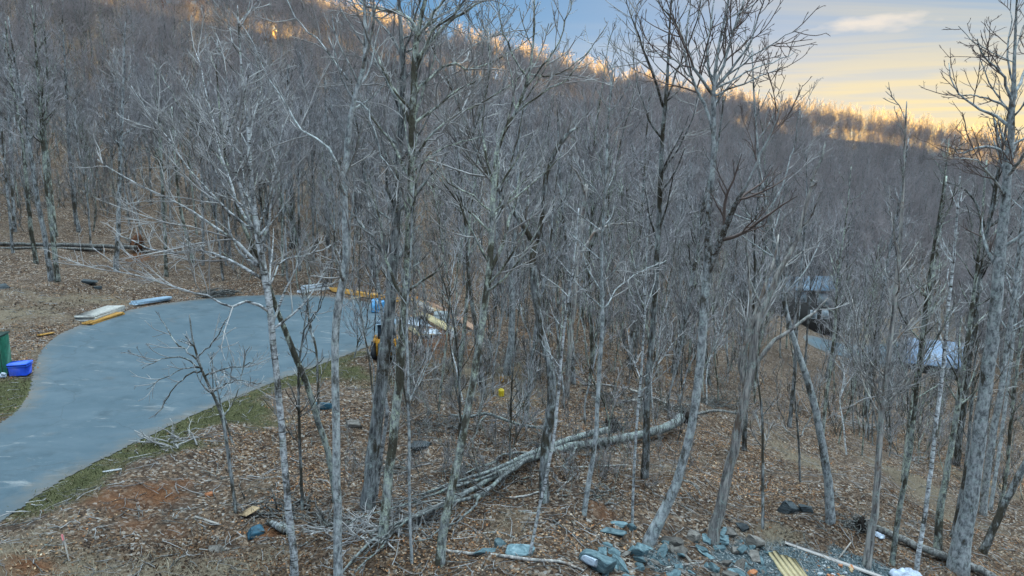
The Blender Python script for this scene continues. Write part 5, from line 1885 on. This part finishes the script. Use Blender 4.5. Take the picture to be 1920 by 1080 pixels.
# slate rubble
bigs = [((1120, 1060), (1.05, .55, .42), M_SLATE, 2.2, (.3, .2), 'large blue slate boulder with a white face at the bottom edge', 'slate_boulder'),
        ((1163, 1062), (.34, .62, .2), M_SLATE, .3, (.2, .5), 'crescent-shaped green-blue slate right of the white-faced boulder', 'slate_slab'),
        ((1145, 1000), (.7, .22, .16), M_SLATE, -.1, (.3, .1), 'long flat blue slate left of the leaning trunk foot', 'slate_slab'),
        ((1160, 985), (.5, .22, .14), M_SLATE, -.4, (.2, .1), 'flat blue slate lying above the long flat one', 'slate_slab'),
        ((1185, 992), (.28, .26, .22), M_SLATE, .2, (.1, .1), 'small square slate at the foot of the pale birch pole', 'slate_slab'),
        ((1202, 1040), (.5, .38, .34), M_SLATE, .7, (.2, .3), 'upright grey-blue slate block below the leaning trunk foot', 'slate_block'),
        ((1262, 1022), (.62, .4, .34), M_STONE, .1, (.1, .1), 'brown-topped boulder between the two leaning trunks', 'boulder'),
        ((1300, 1010), (.4, .34, .34), M_STONE, .5, (.2, .1), 'round grey stone left of the peeled snag foot', 'boulder'),
        ((1325, 1043), (.55, .2, .13), M_SLATE, -.8, (.2, .3), 'narrow blue slate sliver below the peeled snag', 'slate_slab'),
        ((1413, 1022), (.5, .42, .42), M_STONE, .6, (.3, .3), 'jagged stone standing at the edge of the gravel', 'boulder'),
        ((1385, 1035), (.55, .3, .2), M_STONE, .2, (.2, .1), 'low brown stone in front of the jagged standing stone', 'boulder'),
        ((1365, 1000), (.5, .32, .2), M_STONE, 0, (.1, .1), 'tan flat stone right of the peeled snag foot', 'boulder'),
        ((1395, 990), (.55, .35, .14), M_DKROCK, .2, (.1, .1), 'black wet flat stone behind the tan flat stone', 'boulder'),
        ((1480, 960), (.62, .5, .5), M_DKROCK, .4, (.3, .2), 'dark mossy stump-like rock in the dry clearing', 'boulder'),
        ((1510, 958), (.5, .4, .3), M_DKROCK, 1.4, (.2, .2), 'dark flat rock right of the stump-like rock', 'boulder'),
        ((978, 1036), (.7, .4, .16), M_SLATE, .1, (.1, .1), 'flat green slate behind the long grey fallen pole', 'slate_slab'),
        ((938, 1022), (.32, .3, .18), M_SLATE, .6, (.2, .1), 'small blue slate left of the flat green slate', 'slate_slab'),
        ((912, 1036), (.6, .25, .12), M_SLATE, .2, (.1, .1), 'thin blue slate touching the long grey fallen pole', 'slate_slab'),
        ((1410, 1078), (.3, .22, .18), M_BRICK, .5, (.2, .1), 'pinkish stone on the blue-grey gravel left of the fresh lumber', 'boulder'),
        ((790, 840), (.9, .5, .3), M_DKROCK, .2, (.1, .1), 'dark mossy ledge stone behind the leaning pale tree', 'boulder'),
        ((665, 800), (.6, .4, .3), M_STONE, .2, (.1, .1), 'grey stone in the leaves left of the mossy oak', 'boulder'),
        ((165, 530), (1.2, .5, .35), M_DKROCK, .2, (.1, .1), 'dark flat stone on the grassy bank above the panel stack', 'boulder'),
        ((183, 541), (.6, .4, .3), M_DKROCK, .5, (.1, .1), 'small dark stone below the flat one on the bank', 'boulder'),
        ((4, 540), (.9, .7, .4), M_DKROCK, .5, (.1, .1), 'dark boulder at the left edge of the bank', 'boulder')]
for i, (pp, sz_, mt, rz_, tl, lb, nm) in enumerate(bigs):
    rk = rock(nm, hit(*pp), sz_, mt, rz_, tl, lb, cat='rock', seed=300 + i)
    if i == 0:
        fc = rock('pale_face', (0, 0, 0), (.50, .30, .24), M_PALEROCK, rz_, tl, None, None, None, seed=951)
        fc.parent = rk
        fc.location = (-.16, -.14, .10)
for i in range(78):
    px = OG.uniform(1130, 1440)
    py = OG.uniform(1000, 1084) if px > 1220 else OG.uniform(1025, 1084)
    s = OG.uniform(.16, .5)
    rock('slate_piece', hit(px, py), (s, s * OG.uniform(.4, .8), s * OG.uniform(.25, .5)), M_SLATE if OG.random() < .68 else M_STONE, OG.uniform(0, 6.28), (OG.normal() * .3, OG.normal() * .3),
         'angular slate piece in the rubble heap between the leaning trunks and the gravel', 'slate rubble along the bottom edge', 'rock', seed=500 + i)
for i in range(22):
    px, py = OG.uniform(1530, 1600), OG.uniform(1052, 1085)
    s = OG.uniform(.08, .2)
    rock('stone_chip', hit(px, py), (s, s * .7, s * .5), [M_WHITE, M_BRICK, M_SLATE, M_TAN][i % 4], OG.uniform(0, 6.28), (.2, .2), 'broken chip in the scatter between the fresh lumber and the long pale board', 'chips on the gravel', 'rubble chip', seed=700 + i)


# ------------------------------------------------------------------ fallen trees
def lie(pts, lift0=0.0, lift=None):
    P, Rd = [], []
    for i, p in enumerate(pts):
        l = lift[i] if lift else lift0
        q = hit(p[0], p[1], 0.0)
        r = max(0.58 * p[2] * (q[1] / ray(p[0], p[1])[1]) / F / 2, .012)
        q = hit(p[0], p[1], r * .7 + l)
        P.append(q)
        Rd.append(r)
    return np.array(P), np.array(Rd)


FG = np.random.default_rng(55)


def fallen(label, mains, limbs, bark, root_at=None, root_r=.8, root_mat=None, twig=True, lifts=None, name='fallen_tree', cat='fallen tree', **kw):
    M_ = [lie(m, 0, lifts) if i == 0 else lie(m, .1) for i, m in enumerate(mains)]
    base = M_[0][0][0]
    root = empty(name, tuple(base), label, cat)
    T = Tubes()
    Pm, Rm = [], []
    for p, r in M_:
        a, c_ = resample(p, r, 30)
        a[1:] += FG.normal(size=a[1:].shape) * (c_[1:, None] * .12)
        Pm.append(a)
        Rm.append(c_)
    T.add(np.array(Pm), np.array(Rm), 10, True)
    T.build('trunk', bark, root, base)
    Pl, Rl = [], []
    for l in limbs:
        p, r = lie(l, FG.uniform(.1, .45))
        a, c_ = resample(p, r, 14)
        a += np.cumsum(FG.normal(size=a.shape), axis=0) * np.array([.05, .05, .03])
        a[:, 2] = np.maximum(a[:, 2], h(a[:, 0], a[:, 1]) + c_ * .8)
        Pl.append(a)
        Rl.append(c_)
    if Pl:
        T = Tubes()
        T.add(np.array(Pl), np.array(Rl), 7, True)
        for i_ in range(1):
            T.build('limbs', M_LIMB if bark is M_LOG else bark, root, base)
    if twig:
        src = (np.array(Pl), np.array(Rl)) if Pl else (np.array(Pm), np.array(Rm))
        P2, R2 = children(FG, *src, kw.get('den', 1.3), .3, 1, 20, 55, kw.get('lk', .3), 7, .15, .01, .5, .010, 2, maxlen=2.2)
        P3, R3 = children(FG, P2, R2, 2.0, .2, 1, 20, 50, .4, 5, .15, .01, .6, .007, 1)
        for X in (P2, P3):
            zz = h(X[..., 0], X[..., 1]) + .02
            X[..., 2] = np.maximum(X[..., 2], zz)
        T = Tubes()
        T.add(P2, R2, 4)
        T.add(P3, R3, 3)
        T.build('crown', T_FALL, root, base)
    if root_at is not None:
        c_ = hit(*root_at)
        root_plate(root, c_, root_r, root_mat or M_ROOTD, base)
    return root


def root_plate(root, c_, rad, mat, base):
    import bmesh
    bm = bmesh.new()
    bmesh.ops.create_icosphere(bm, subdivisions=3, radius=1)
    V = np.array([v.co[:] for v in bm.verts])
    Fc = np.array([[v.index for v in f.verts] for f in bm.faces])
    bm.free()
    g = FG
    for _ in range(26):
        d_ = g.normal(size=3)
        d_ /= np.linalg.norm(d_)
        V *= 1 + .22 * g.uniform(-1, 1) * np.exp(-((V / np.linalg.norm(V, axis=1, keepdims=True) - d_) ** 2).sum(1, keepdims=True) * 5)
    V += g.normal(size=V.shape) * .10
    V = V * np.array([rad * .55, rad * .75, rad * .85]) + c_ + (0, 0, rad * .4)
    mesh_obj('root_plate', V, [Fc], mat, root, False, base)
    Pr = []
    for k_ in range(34):
        a = g.uniform(0, 6.28)
        d_ = np.array([math.cos(a), g.uniform(-.5, .3), math.sin(a) * .8])
        p0 = c_ + (0, 0, rad * .4)
        pts = [p0 + d_ * rad * s_ + g.normal(size=3) * .07 * s_ for s_ in (.2, .55, .95, 1.35, 1.75)]
        Pr.append(pts)
    T = Tubes()
    T.add(np.array(Pr), np.tile(np.array([[.08, .06, .045, .03, .012]]) * rad, (34, 1)), 5, True)
    T.build('roots', M_ROT, root, base)


fallen('long pale fallen trunk whose limbs fan out to the lower left', [[(1276, 784, 30), (1240, 805, 28), (1190, 818, 26), (1130, 829, 25), (1060, 840, 24), (1000, 857, 22), (940, 885, 17), (880, 920, 15), (800, 958, 13), (730, 990, 11), (680, 1030, 9), (640, 1075, 7)]],
       [[(1000, 857, 14), (960, 885, 13), (900, 930, 12), (850, 948, 11), (780, 975, 9), (700, 1005, 6)], [(960, 882, 12), (925, 905, 11), (870, 940, 10), (800, 965, 8), (735, 1010, 6), (690, 1050, 4)],
        [(940, 885, 10), (890, 903, 9), (830, 925, 8), (760, 950, 6), (700, 962, 4), (650, 985, 3)], [(1080, 838, 8), (1050, 860, 6), (1042, 875, 5)], [(900, 930, 9), (860, 965, 7), (820, 985, 6), (760, 1010, 4)],
        [(800, 958, 8), (750, 985, 7), (700, 1040, 6), (670, 1075, 5)], [(880, 915, 8), (820, 935, 7), (745, 940, 5), (690, 935, 3)]], M_LOG, (1284, 790), 0.5, lifts=[.45, .3, .2, .1, .05, .15, .2, .25, .2, .15, .1, .05], den=1.7)
fallen('second fallen trunk lying behind the long pale one with a black root end', [[(1140, 806, 20), (1100, 815, 20), (1050, 830, 18), (1000, 848, 16), (950, 870, 13), (900, 890, 10), (850, 905, 8), (790, 930, 5)]],
       [[(1000, 848, 9), (950, 855, 8), (900, 880, 6), (860, 890, 4)], [(930, 880, 8), (860, 905, 7), (800, 920, 5), (750, 938, 3)]], M_LOG, (1148, 806), 0.5, lifts=[.35, .25, .2, .3, .3, .3, .25, .1], den=1.7)
fallen('pale greenish branch lying behind the leaning pale tree', [[(845, 778, 8), (880, 781, 9), (915, 776, 9), (960, 792, 8), (1010, 802, 7), (1030, 800, 5)]], [[(920, 778, 5), (900, 800, 4), (890, 830, 3)]], M_LOG, name='fallen_branch', cat='fallen branch', lifts=[.3, .5, .6, .5, .3, .1], den=.8)
fallen('grey fallen pole in front of the small slates at the bottom', [[(834, 1032, 11), (880, 1038, 11), (940, 1042, 11), (1000, 1050, 11), (1050, 1053, 10), (1095, 1070, 7)]], [], B_DEAD, name='fallen_branch', cat='fallen branch', twig=False, lifts=[.02] * 6)
fallen('long grey log on the far bank with an upturned red root plate', [[(256, 464, 13), (200, 462, 13), (150, 460, 13), (100, 459, 12), (50, 458, 11), (-40, 456, 10)]], [], M_ROT, (258, 468), .95, M_ROOT, twig=False, lifts=[.4, .3, .2, .1, .1, .1], name='fallen_log', cat='log')
fallen('second thinner log lying just in front of the long grey log', [[(192, 468, 9), (130, 466, 9), (60, 465, 8), (-20, 466, 8)]], [], M_ROT, twig=False, name='fallen_log', cat='log')
fallen('dark rotting log slanting to the lower right corner', [[(1640, 988, 20), (1680, 1006, 22), (1720, 1024, 23), (1780, 1046, 24), (1830, 1066, 24), (1880, 1092, 24)]], [], M_ROT, (1612, 990), .36, M_ROOTD, twig=False, lifts=[.1] * 6, name='fallen_log', cat='log')
for (pts, lb) in (([(1110, 745, 7), (1170, 752, 8), (1230, 748, 8), (1300, 762, 7)], 'grey pole lying across the background left of the black brush heap'), ([(1180, 730, 6), (1240, 752, 7), (1290, 775, 7)], 'thin pole slanting down to the root end of the pale trunk'),
                  ([(1300, 778, 9), (1340, 770, 9), (1390, 776, 8)], 'dark log behind the peeled snag'), ([(1090, 720, 5), (1140, 722, 6), (1200, 735, 5)], 'pale pole lying farthest back among the fallen wood'),
                  ([(1040, 875, 5), (1090, 876, 6), (1170, 872, 5), (1200, 873, 4)], 'thin straight pole on the leaves below the pale trunk'), ([(1045, 922, 8), (1062, 905, 7), (1080, 888, 6)], 'short pale stick pointing up right beside the forked dead trunk'),
                  ([(955, 933, 6), (985, 930, 7), (1010, 922, 6)], 'curved grey stick left of the forked dead trunk base'), ([(972, 958, 5), (1000, 962, 5), (1030, 960, 4)], 'bleached stick in front of the forked dead trunk'),
                  ([(1030, 970, 5), (1060, 992, 5), (1095, 1015, 4)], 'dark stick right of the leaning birch pole'), ([(905, 1000, 4), (935, 998, 5), (965, 1008, 4)], 'pale stick above the small slates'),
                  ([(1275, 900, 8), (1300, 908, 8), (1315, 930, 6)], 'dark bent stick between the two leaning trunks'), ([(1245, 1066, 6), (1290, 1058, 8), (1345, 1052, 7)], 'tan peeled pole lying on the slate rubble')):
    fallen(lb, [pts], [], B_DEAD if 'pale' in lb or 'bleached' in lb or 'tan' in lb or 'grey' in lb else M_ROT, twig=False, name='fallen_branch', cat='fallen branch')
# brush heaps
for (px, py, wx, nn, lb, mt) in ((1345, 762, 2.2, 70, 'dark brush heap behind the peeled snag', M_ROT), (1265, 770, 1.2, 40, 'black tangle of roots and brush above the pale root end', M_ROT), (520, 960, 1.0, 60, 'dark brushy hollow of stems left of the birch', M_ROT),
                                (615, 985, 1.0, 60, 'tangle of dark brush behind the kinked pale trunk foot', M_ROT), (680, 1000, 1.2, 60, 'pale twig tangle at the foot of the mossy oak', T_NEAR), (340, 830, 1.3, 34, 'pale whippy brush cut and left on the grassy road edge', T_NEAR),
                                (1600, 985, 1.0, 40, 'dark brush by the root end of the rotting log', M_ROT), (1620, 800, 1.6, 50, 'grey brush heap on the right-hand slope', T_NEAR), (960, 790, 1.5, 40, 'grey brush among the trunks behind the fallen tree', T_NEAR),
                                (1150, 752, 2.0, 50, 'dark dead brush behind the black root end of the second fallen trunk', M_ROT), (900, 905, 1.3, 50, 'dark brush caught under the middle of the fallen limbs', M_ROT), (780, 985, 1.2, 50, 'grey brush under the tips of the fallen limbs', T_FALL),
                                (1040, 840, 1.2, 40, 'dark brush where the two fallen trunks cross', M_ROT), (740, 880, 1.0, 40, 'dark brush between the mossy oak and the leaning pale tree', M_ROT), (1120, 930, .8, 24, 'small scatter of dead twigs by the straight slim grey tree', M_ROT),
                                (1700, 860, 1.4, 36, 'grey brush tangled between the right-hand trunks', T_NEAR), (820, 800, 1.5, 44, 'dark brush by the mossy ledge stone', M_ROT)):
    c_ = hit(px, py)
    Pb = []
    for k_ in range(nn):
        a = c_ + np.array([FG.normal() * wx * .5, FG.normal() * wx * .35, 0])
        dd = np.array([FG.normal(), FG.normal() * .6, abs(FG.normal()) * .35 + .05])
        dd *= FG.uniform(.4, 1.1) * wx / np.linalg.norm(dd) * .8
        pts = np.array([a + dd * s_ + FG.normal(size=3) * .06 * s_ for s_ in (0, .3, .6, 1)])
        pts[:, 2] = np.maximum(h(pts[:, 0], pts[:, 1]) + .03, pts[:, 2])
        Pb.append(pts)
    Pb = np.array(Pb)
    Rb = np.tile(np.array([[.02, .016, .012, .006]]), (nn, 1)) * FG.uniform(.5, 1.8, (nn, 1))
    T = Tubes()
    T.add(Pb, Rb, 5, True)
    P3, R3 = children(FG, Pb, Rb, 3, .2, 1, 20, 50, .4, 5, .15, .02, .6, .006, 1)
    T.add(P3, R3, 3)
    tag(T.build('brush_heap', mt, None, c_), lb, 'brush heap')

# ------------------------------------------------------------------ houses
M_WALLD = plank_mat('dark stained siding', (0.075, 0.07, 0.065))
M_WALLB = plank_mat('red-brown siding', (0.24, 0.105, 0.06))
M_WALLT = plank_mat('honey log siding', (0.30, 0.165, 0.07))
M_WIN = simple('window glass', (0.10, 0.13, 0.15), .08, .1, 1, .9)
M_WINW = simple('curtained window', (0.34, 0.40, 0.43), .3, .1, 1, .6)


def seam_roof(name, col):
    m, t, b = mat_new(name, .4, .5)
    w = N(t, 'ShaderNodeTexWave', wave_type='BANDS', bands_direction='X')
    w.inputs['Scale'].default_value = 1.1
    t.links.new(objvec(t), w.inputs['Vector'])
    f_ = rng_(t, w.outputs[1], .9, 1.0)
    n = noise_(t, objvec(t), .8, 4)
    c_ = ramp(t, n, [(.35, tuple(x * .85 for x in col)), (.65, col)])
    t.links.new(mixc_(t, f_, c_, tuple(x * .6 for x in col)), b.inputs['Base Color'])
    return m


M_ROOFW = seam_roof('pale metal roof', (0.24, 0.33, 0.46))
M_ROOFB = seam_roof('blue metal roof', (0.12, 0.20, 0.27))
M_ROOFG = seam_roof('grey-blue metal roof', (0.24, 0.31, 0.37))


def house(name, label, c, L_, D_, Hw, rise, rz, wall, roof_m, windows, win_m=M_WIN, deck=False, chimney=False):
    """gabled block: ridge along local x; c is the middle of the footprint on the ground"""
    root = empty(name, tuple(c), label, 'house', rz=0)
    Mr = np.array(Matrix.Rotation(rz, 3, 'Z'))
    c = np.array(c)

    def w(v):
        return c + Mr @ np.array(v, float)
    m = MB()
    # walls with gables, extruded along x: profile in (y,z)
    prof = [(-D_ / 2, -3.0), (-D_ / 2, Hw), (0, Hw + rise), (D_ / 2, Hw), (D_ / 2, -3.0)]
    n = len(prof)
    vs = [w((-L_ / 2, y, z)) for y, z in prof] + [w((L_ / 2, y, z)) for y, z in prof]
    fs = [list(range(n)), list(range(2 * n - 1, n - 1, -1))] + [[i, i + n, (i + 1) % n + n, (i + 1) % n] for i in range(n)]
    m.add(vs, fs)
    wl = m.build('wall', wall, root, origin=c)
    m = MB()
    for sgn in (-1, 1):
        e = .45
        sl = math.atan2(rise, D_ / 2)
        y1, z1 = sgn * (D_ / 2 + e), Hw - e * math.tan(sl)
        vs = []
        for x in (-L_ / 2 - e, L_ / 2 + e):
            for (yy, zz) in ((0, Hw + rise + .03), (y1, z1 + .03), (y1, z1 + .17), (0, Hw + rise + .17)):
                vs.append(w((x, yy + (sgn * .001), zz)))
        m.add(vs, [(0, 1, 2, 3), (7, 6, 5, 4), (0, 4, 5, 1), (1, 5, 6, 2), (2, 6, 7, 3), (3, 7, 4, 0)])
    rf = m.build('roof', roof_m, root, origin=c)
    if chimney:
        m = MB()
        m.box(w((L_ * .42, .4, Hw + rise + .5)), (.6, .6, 1.5), rz=rz, bev=.02)
        m.build('chimney', M_STEEL, rf, origin=c)
    for (face, u_, z_, ww, hh) in windows:
        if face == 'f':
            pos_ = (u_, -D_ / 2 - .01, z_)
            szf, szp = (ww + .2, .10, hh + .2), (ww, .13, hh)
        else:
            sx_ = -1 if face == 'l' else 1
            pos_ = (sx_ * (L_ / 2 + .01), u_, z_)
            szf, szp = (.10, ww + .2, hh + .2), (.13, ww, hh)
        fr = MB().box(w(pos_), szf, rz=rz, bev=.01).build('window', M_WHITE, root, origin=c)
        MB().box(w(pos_), szp, rz=rz).build('pane', win_m, fr, origin=c)
    if deck:
        m = MB()
        m.box(w((0, -D_ / 2 - 1.2, Hw * .45)), (L_ * .8, 2.2, .15), rz=rz)
        for k_ in range(5):
            m.box(w((-L_ * .38 + L_ * .19 * k_, -D_ / 2 - 2.2, Hw * .2 - .9)), (.14, .14, Hw * .5 + 1.8), rz=rz)
            m.box(w((-L_ * .38 + L_ * .19 * k_, -D_ / 2 - 2.25, Hw * .45 + .5)), (.1, .1, 1.0), rz=rz)
        m.box(w((0, -D_ / 2 - 2.25, Hw * .45 + 1.0)), (L_ * .8, .1, .1), rz=rz)
        m.build('deck', M_GREYW, root, origin=c)
    return root


c = hit(1758, 712)
house('house', 'small house with a pale metal roof in the hollow at right', c + np.array([2.4, 5, -1.2]), 5.4, 6.0, 2.6, 2.2, R(-30), M_WALLD, M_ROOFW, [('f', -1.8, 1.3, 1, 1.1), ('f', 1.6, 1.3, 1, 1.1)])
c = hit(1486, 600)
house('house', 'long dark house with a blue-grey roof behind the trees at right', c + np.array([0, 4, 0]), 13.5, 7.0, 4.4, 1.3, R(-6), M_WALLD, M_ROOFB, [('f', -4.5, 3.3, 1.4, 1.3), ('f', -1.5, 3.3, 1.4, 1.3), ('f', 1.5, 3.3, 1.4, 1.3), ('f', 4.8, 3.0, 1.8, 1.5), ('f', 5.0, .8, .8, 1.1), ('f', 3.4, .8, .8, 1.1)], M_WINW)
c = hit(337, 24)
house('house', 'red-brown house with a blue roof high on the wooded hill', c + np.array([0, 4, 0]), 11.0, 8.0, 4.4, 2.6, R(10), M_WALLB, M_ROOFB, [('f', -3.4, 2.6, 1.2, 1.3), ('f', -1.9, 2.6, 1.2, 1.3), ('f', -.4, 2.6, 1.2, 1.3), ('f', 3.4, 2.6, 1.4, 1.5)], M_WINW, deck=True)
c = hit(490, 74)
house('cabin', 'tiny honey-coloured gabled cabin among the trees on the hill', c + np.array([0, 3, 0]), 6.0, 4.2, 3.6, 2.2, R(72), M_WALLT, M_ROOFG, [('l', .2, 2.2, 1.3, 1.6)], M_WINW)

# ------------------------------------------------------------------ litter: leaves, twigs, grass (uncountable)
LG = np.random.default_rng(101)


def ground_pts(n, r0, r1, a0=-40, a1=40, p=1.0):
    d = r0 + (r1 - r0) * LG.random(n) ** p
    a = LG.uniform(R(a0), R(a1), n)
    x, y = np.sin(a) * d, np.cos(a) * d
    sd = np.minimum(poly_sd(ROAD, x, y), poly_sd(DRIVE, x, y))
    k = (sd > .12) | ((sd > -1.6) & (LG.random(n) < .10 * np.exp(np.minimum(sd, 0) / .5)))
    return x[k], y[k], sd[k]


def zone_at(x, y):
    """nearest ground vertex of the ring grid -> zones"""
    a = np.arctan2(x, y)
    d = np.hypot(x, y)
    ia = np.clip(np.searchsorted(az, a), 0, na - 1)
    ir = np.clip(np.searchsorted(rr_, d), 0, nr - 1)
    return zones[:-1].reshape(nr, na, 4)[ir, ia]


x, y, sd = ground_pts(290000, 12, 62, p=1.15)
zn = zone_at(x, y)
clump = bumps(x * 1.7 + 3, y * 1.7) + bumps(x * .5, y * .5) * .8
keep = LG.random(len(x)) < np.clip(.5 + clump * 2.2, .04, 1) * (1 - .92 * zn[:, 0]) * (1 - .6 * zn[:, 1]) * (1 - .75 * zn[:, 3]) * (1 - .3 * zn[:, 2])
x, y = x[keep], y[keep]
n = len(x)
z = h(x, y) + LG.uniform(.005, .04, n)
yaw_ = LG.uniform(0, 6.28, n)
tl = LG.normal(size=(n, 2)) * .42
ex = np.stack([np.cos(yaw_), np.sin(yaw_), tl[:, 0]], -1)
ey = np.stack([-np.sin(yaw_), np.cos(yaw_), tl[:, 1]], -1)
sl = (LG.uniform(.021, .047, n) * (1 + np.clip((np.hypot(x, y) - 25) / 60, 0, .6)))[:, None]
sw = sl * LG.uniform(.45, .8, n)[:, None]
pc = np.stack([x, y, z], -1)
curl = LG.uniform(.0, .35, n)[:, None] * sl * np.array([[0, 0, 1.0]])
LV = np.stack([pc - ex * sl + curl, pc - ey * sw, pc + ex * sl + curl, pc + ey * sw], 1).reshape(-1, 3)
LF = np.arange(n * 4).reshape(-1, 4)
pal = np.array([(.10, .058, .034), (.165, .093, .052), (.25, .15, .085), (.31, .20, .115), (.38, .275, .175), (.46, .385, .295), (.21, .185, .16), (.055, .04, .032), (.33, .15, .065)])
ci = LG.choice(len(pal), n, p=[.17, .19, .18, .14, .09, .04, .08, .07, .04])
wet = np.clip(.92 + (bumps(x * .9 + 11, y * .9 - 4) * 2.2 + bumps(x * 3 + 1, y * 3) * 1.2), .35, 1.4)[:, None]
lc = np.clip(pal[ci] * np.array([1.0, .93, .86]) * LG.uniform(.5, 1.2, (n, 1)) * wet, .01, .7)
lc4 = np.repeat(np.column_stack([lc, np.ones(n)]), 4, axis=0)
M_LEAF, t, b = mat_new('dry leaves', .85, .15)
at_ = N(t, 'ShaderNodeAttribute', attribute_name='leaf')
t.links.new(at_.outputs['Color'], b.inputs['Base Color'])
tag(mesh_obj('leaf_litter', LV, [LF], M_LEAF, colors={'leaf': lc4}), kind='stuff')

x, y, sd = ground_pts(9000, 13, 60, p=1.1)
n = len(x)
ln = LG.uniform(.15, .9, n) * LG.uniform(.5, 1.3, n)
aa = LG.uniform(0, 6.28, n)
Pn = np.zeros((n, 4, 3))
for k_, s_ in enumerate((-.5, -.17, .17, .5)):
    Pn[:, k_, 0] = x + np.cos(aa) * ln * s_ + LG.normal(size=n) * .03
    Pn[:, k_, 1] = y + np.sin(aa) * ln * s_ + LG.normal(size=n) * .03
Pn[..., 2] = h(Pn[..., 0], Pn[..., 1]) + LG.uniform(.01, .09, (n, 1))
Rn = np.array([[.010, .009, .008, .004]]) * LG.uniform(.5, 1.9, (n, 1))
half = n // 2
T = Tubes()
T.add(Pn[:half], Rn[:half], 3)
tag(T.build('fallen_twigs', T_NEAR), kind='stuff')
T = Tubes()
T.add(Pn[half:], Rn[half:], 3)
tag(T.build('dead_sticks', M_ROT), kind='stuff')

# grass and dry stems
def blades(name, x, y, hgt, mat, lean, w=.006):
    n = len(x)
    z = h(x, y)
    hh = hgt * LG.uniform(.4, 1.3, n)
    a = LG.uniform(0, 6.28, n)
    lx, ly = np.cos(a) * hh * lean, np.sin(a) * hh * lean
    b0 = np.stack([x, y, z - .01], -1)
    sx_ = np.stack([-np.sin(a) * w, np.cos(a) * w, 0 * a], -1)
    mid = b0 + np.stack([lx * .35, ly * .35, hh * .6], -1)
    top = b0 + np.stack([lx, ly, hh], -1)
    V = np.stack([b0 - sx_, b0 + sx_, mid + sx_ * .8, mid - sx_ * .8, top], 1).reshape(-1, 3)
    i = np.arange(n)[:, None] * 5
    return tag(mesh_obj(name, V, [i + np.array([[0, 1, 2, 3]]), i + np.array([[3, 2, 4]])], mat), kind='stuff')


def grass_mat(name, a, c):
    m, t, b = mat_new(name, .8, .15)
    n = noise_(t, N(t, 'ShaderNodeNewGeometry').outputs['Position'], 3.0, 5, .7)
    t.links.new(ramp(t, n, [(.35, a), (.65, c)]), b.inputs['Base Color'])
    return m


x, y, sd = ground_pts(420000, 14, 60, -40, 5, p=1.0)
zn = zone_at(x, y)
k = LG.random(len(x)) < np.clip(zn[:, 0] * 1.2 - .25, 0, 1) * .8
blades('grass', x[k], y[k], .10, grass_mat('roadside grass', (.045, .055, .022), (.16, .15, .07)), .9, .009)
x, y, sd = ground_pts(170000, 13, 62, -42, 40, p=1.1)
zn = zone_at(x, y)
k = LG.random(len(x)) < np.clip(zn[:, 2] * 1.1 - .2, 0, 1) * .75
blades('dry_grass', x[k], y[k], .16, grass_mat('dry straw grass', (.16, .13, .085), (.38, .33, .24)), 1.3, .007)

for o in S.objects:
    if 'category' in o and 'kind' not in o:
        o['kind'] = 'thing'
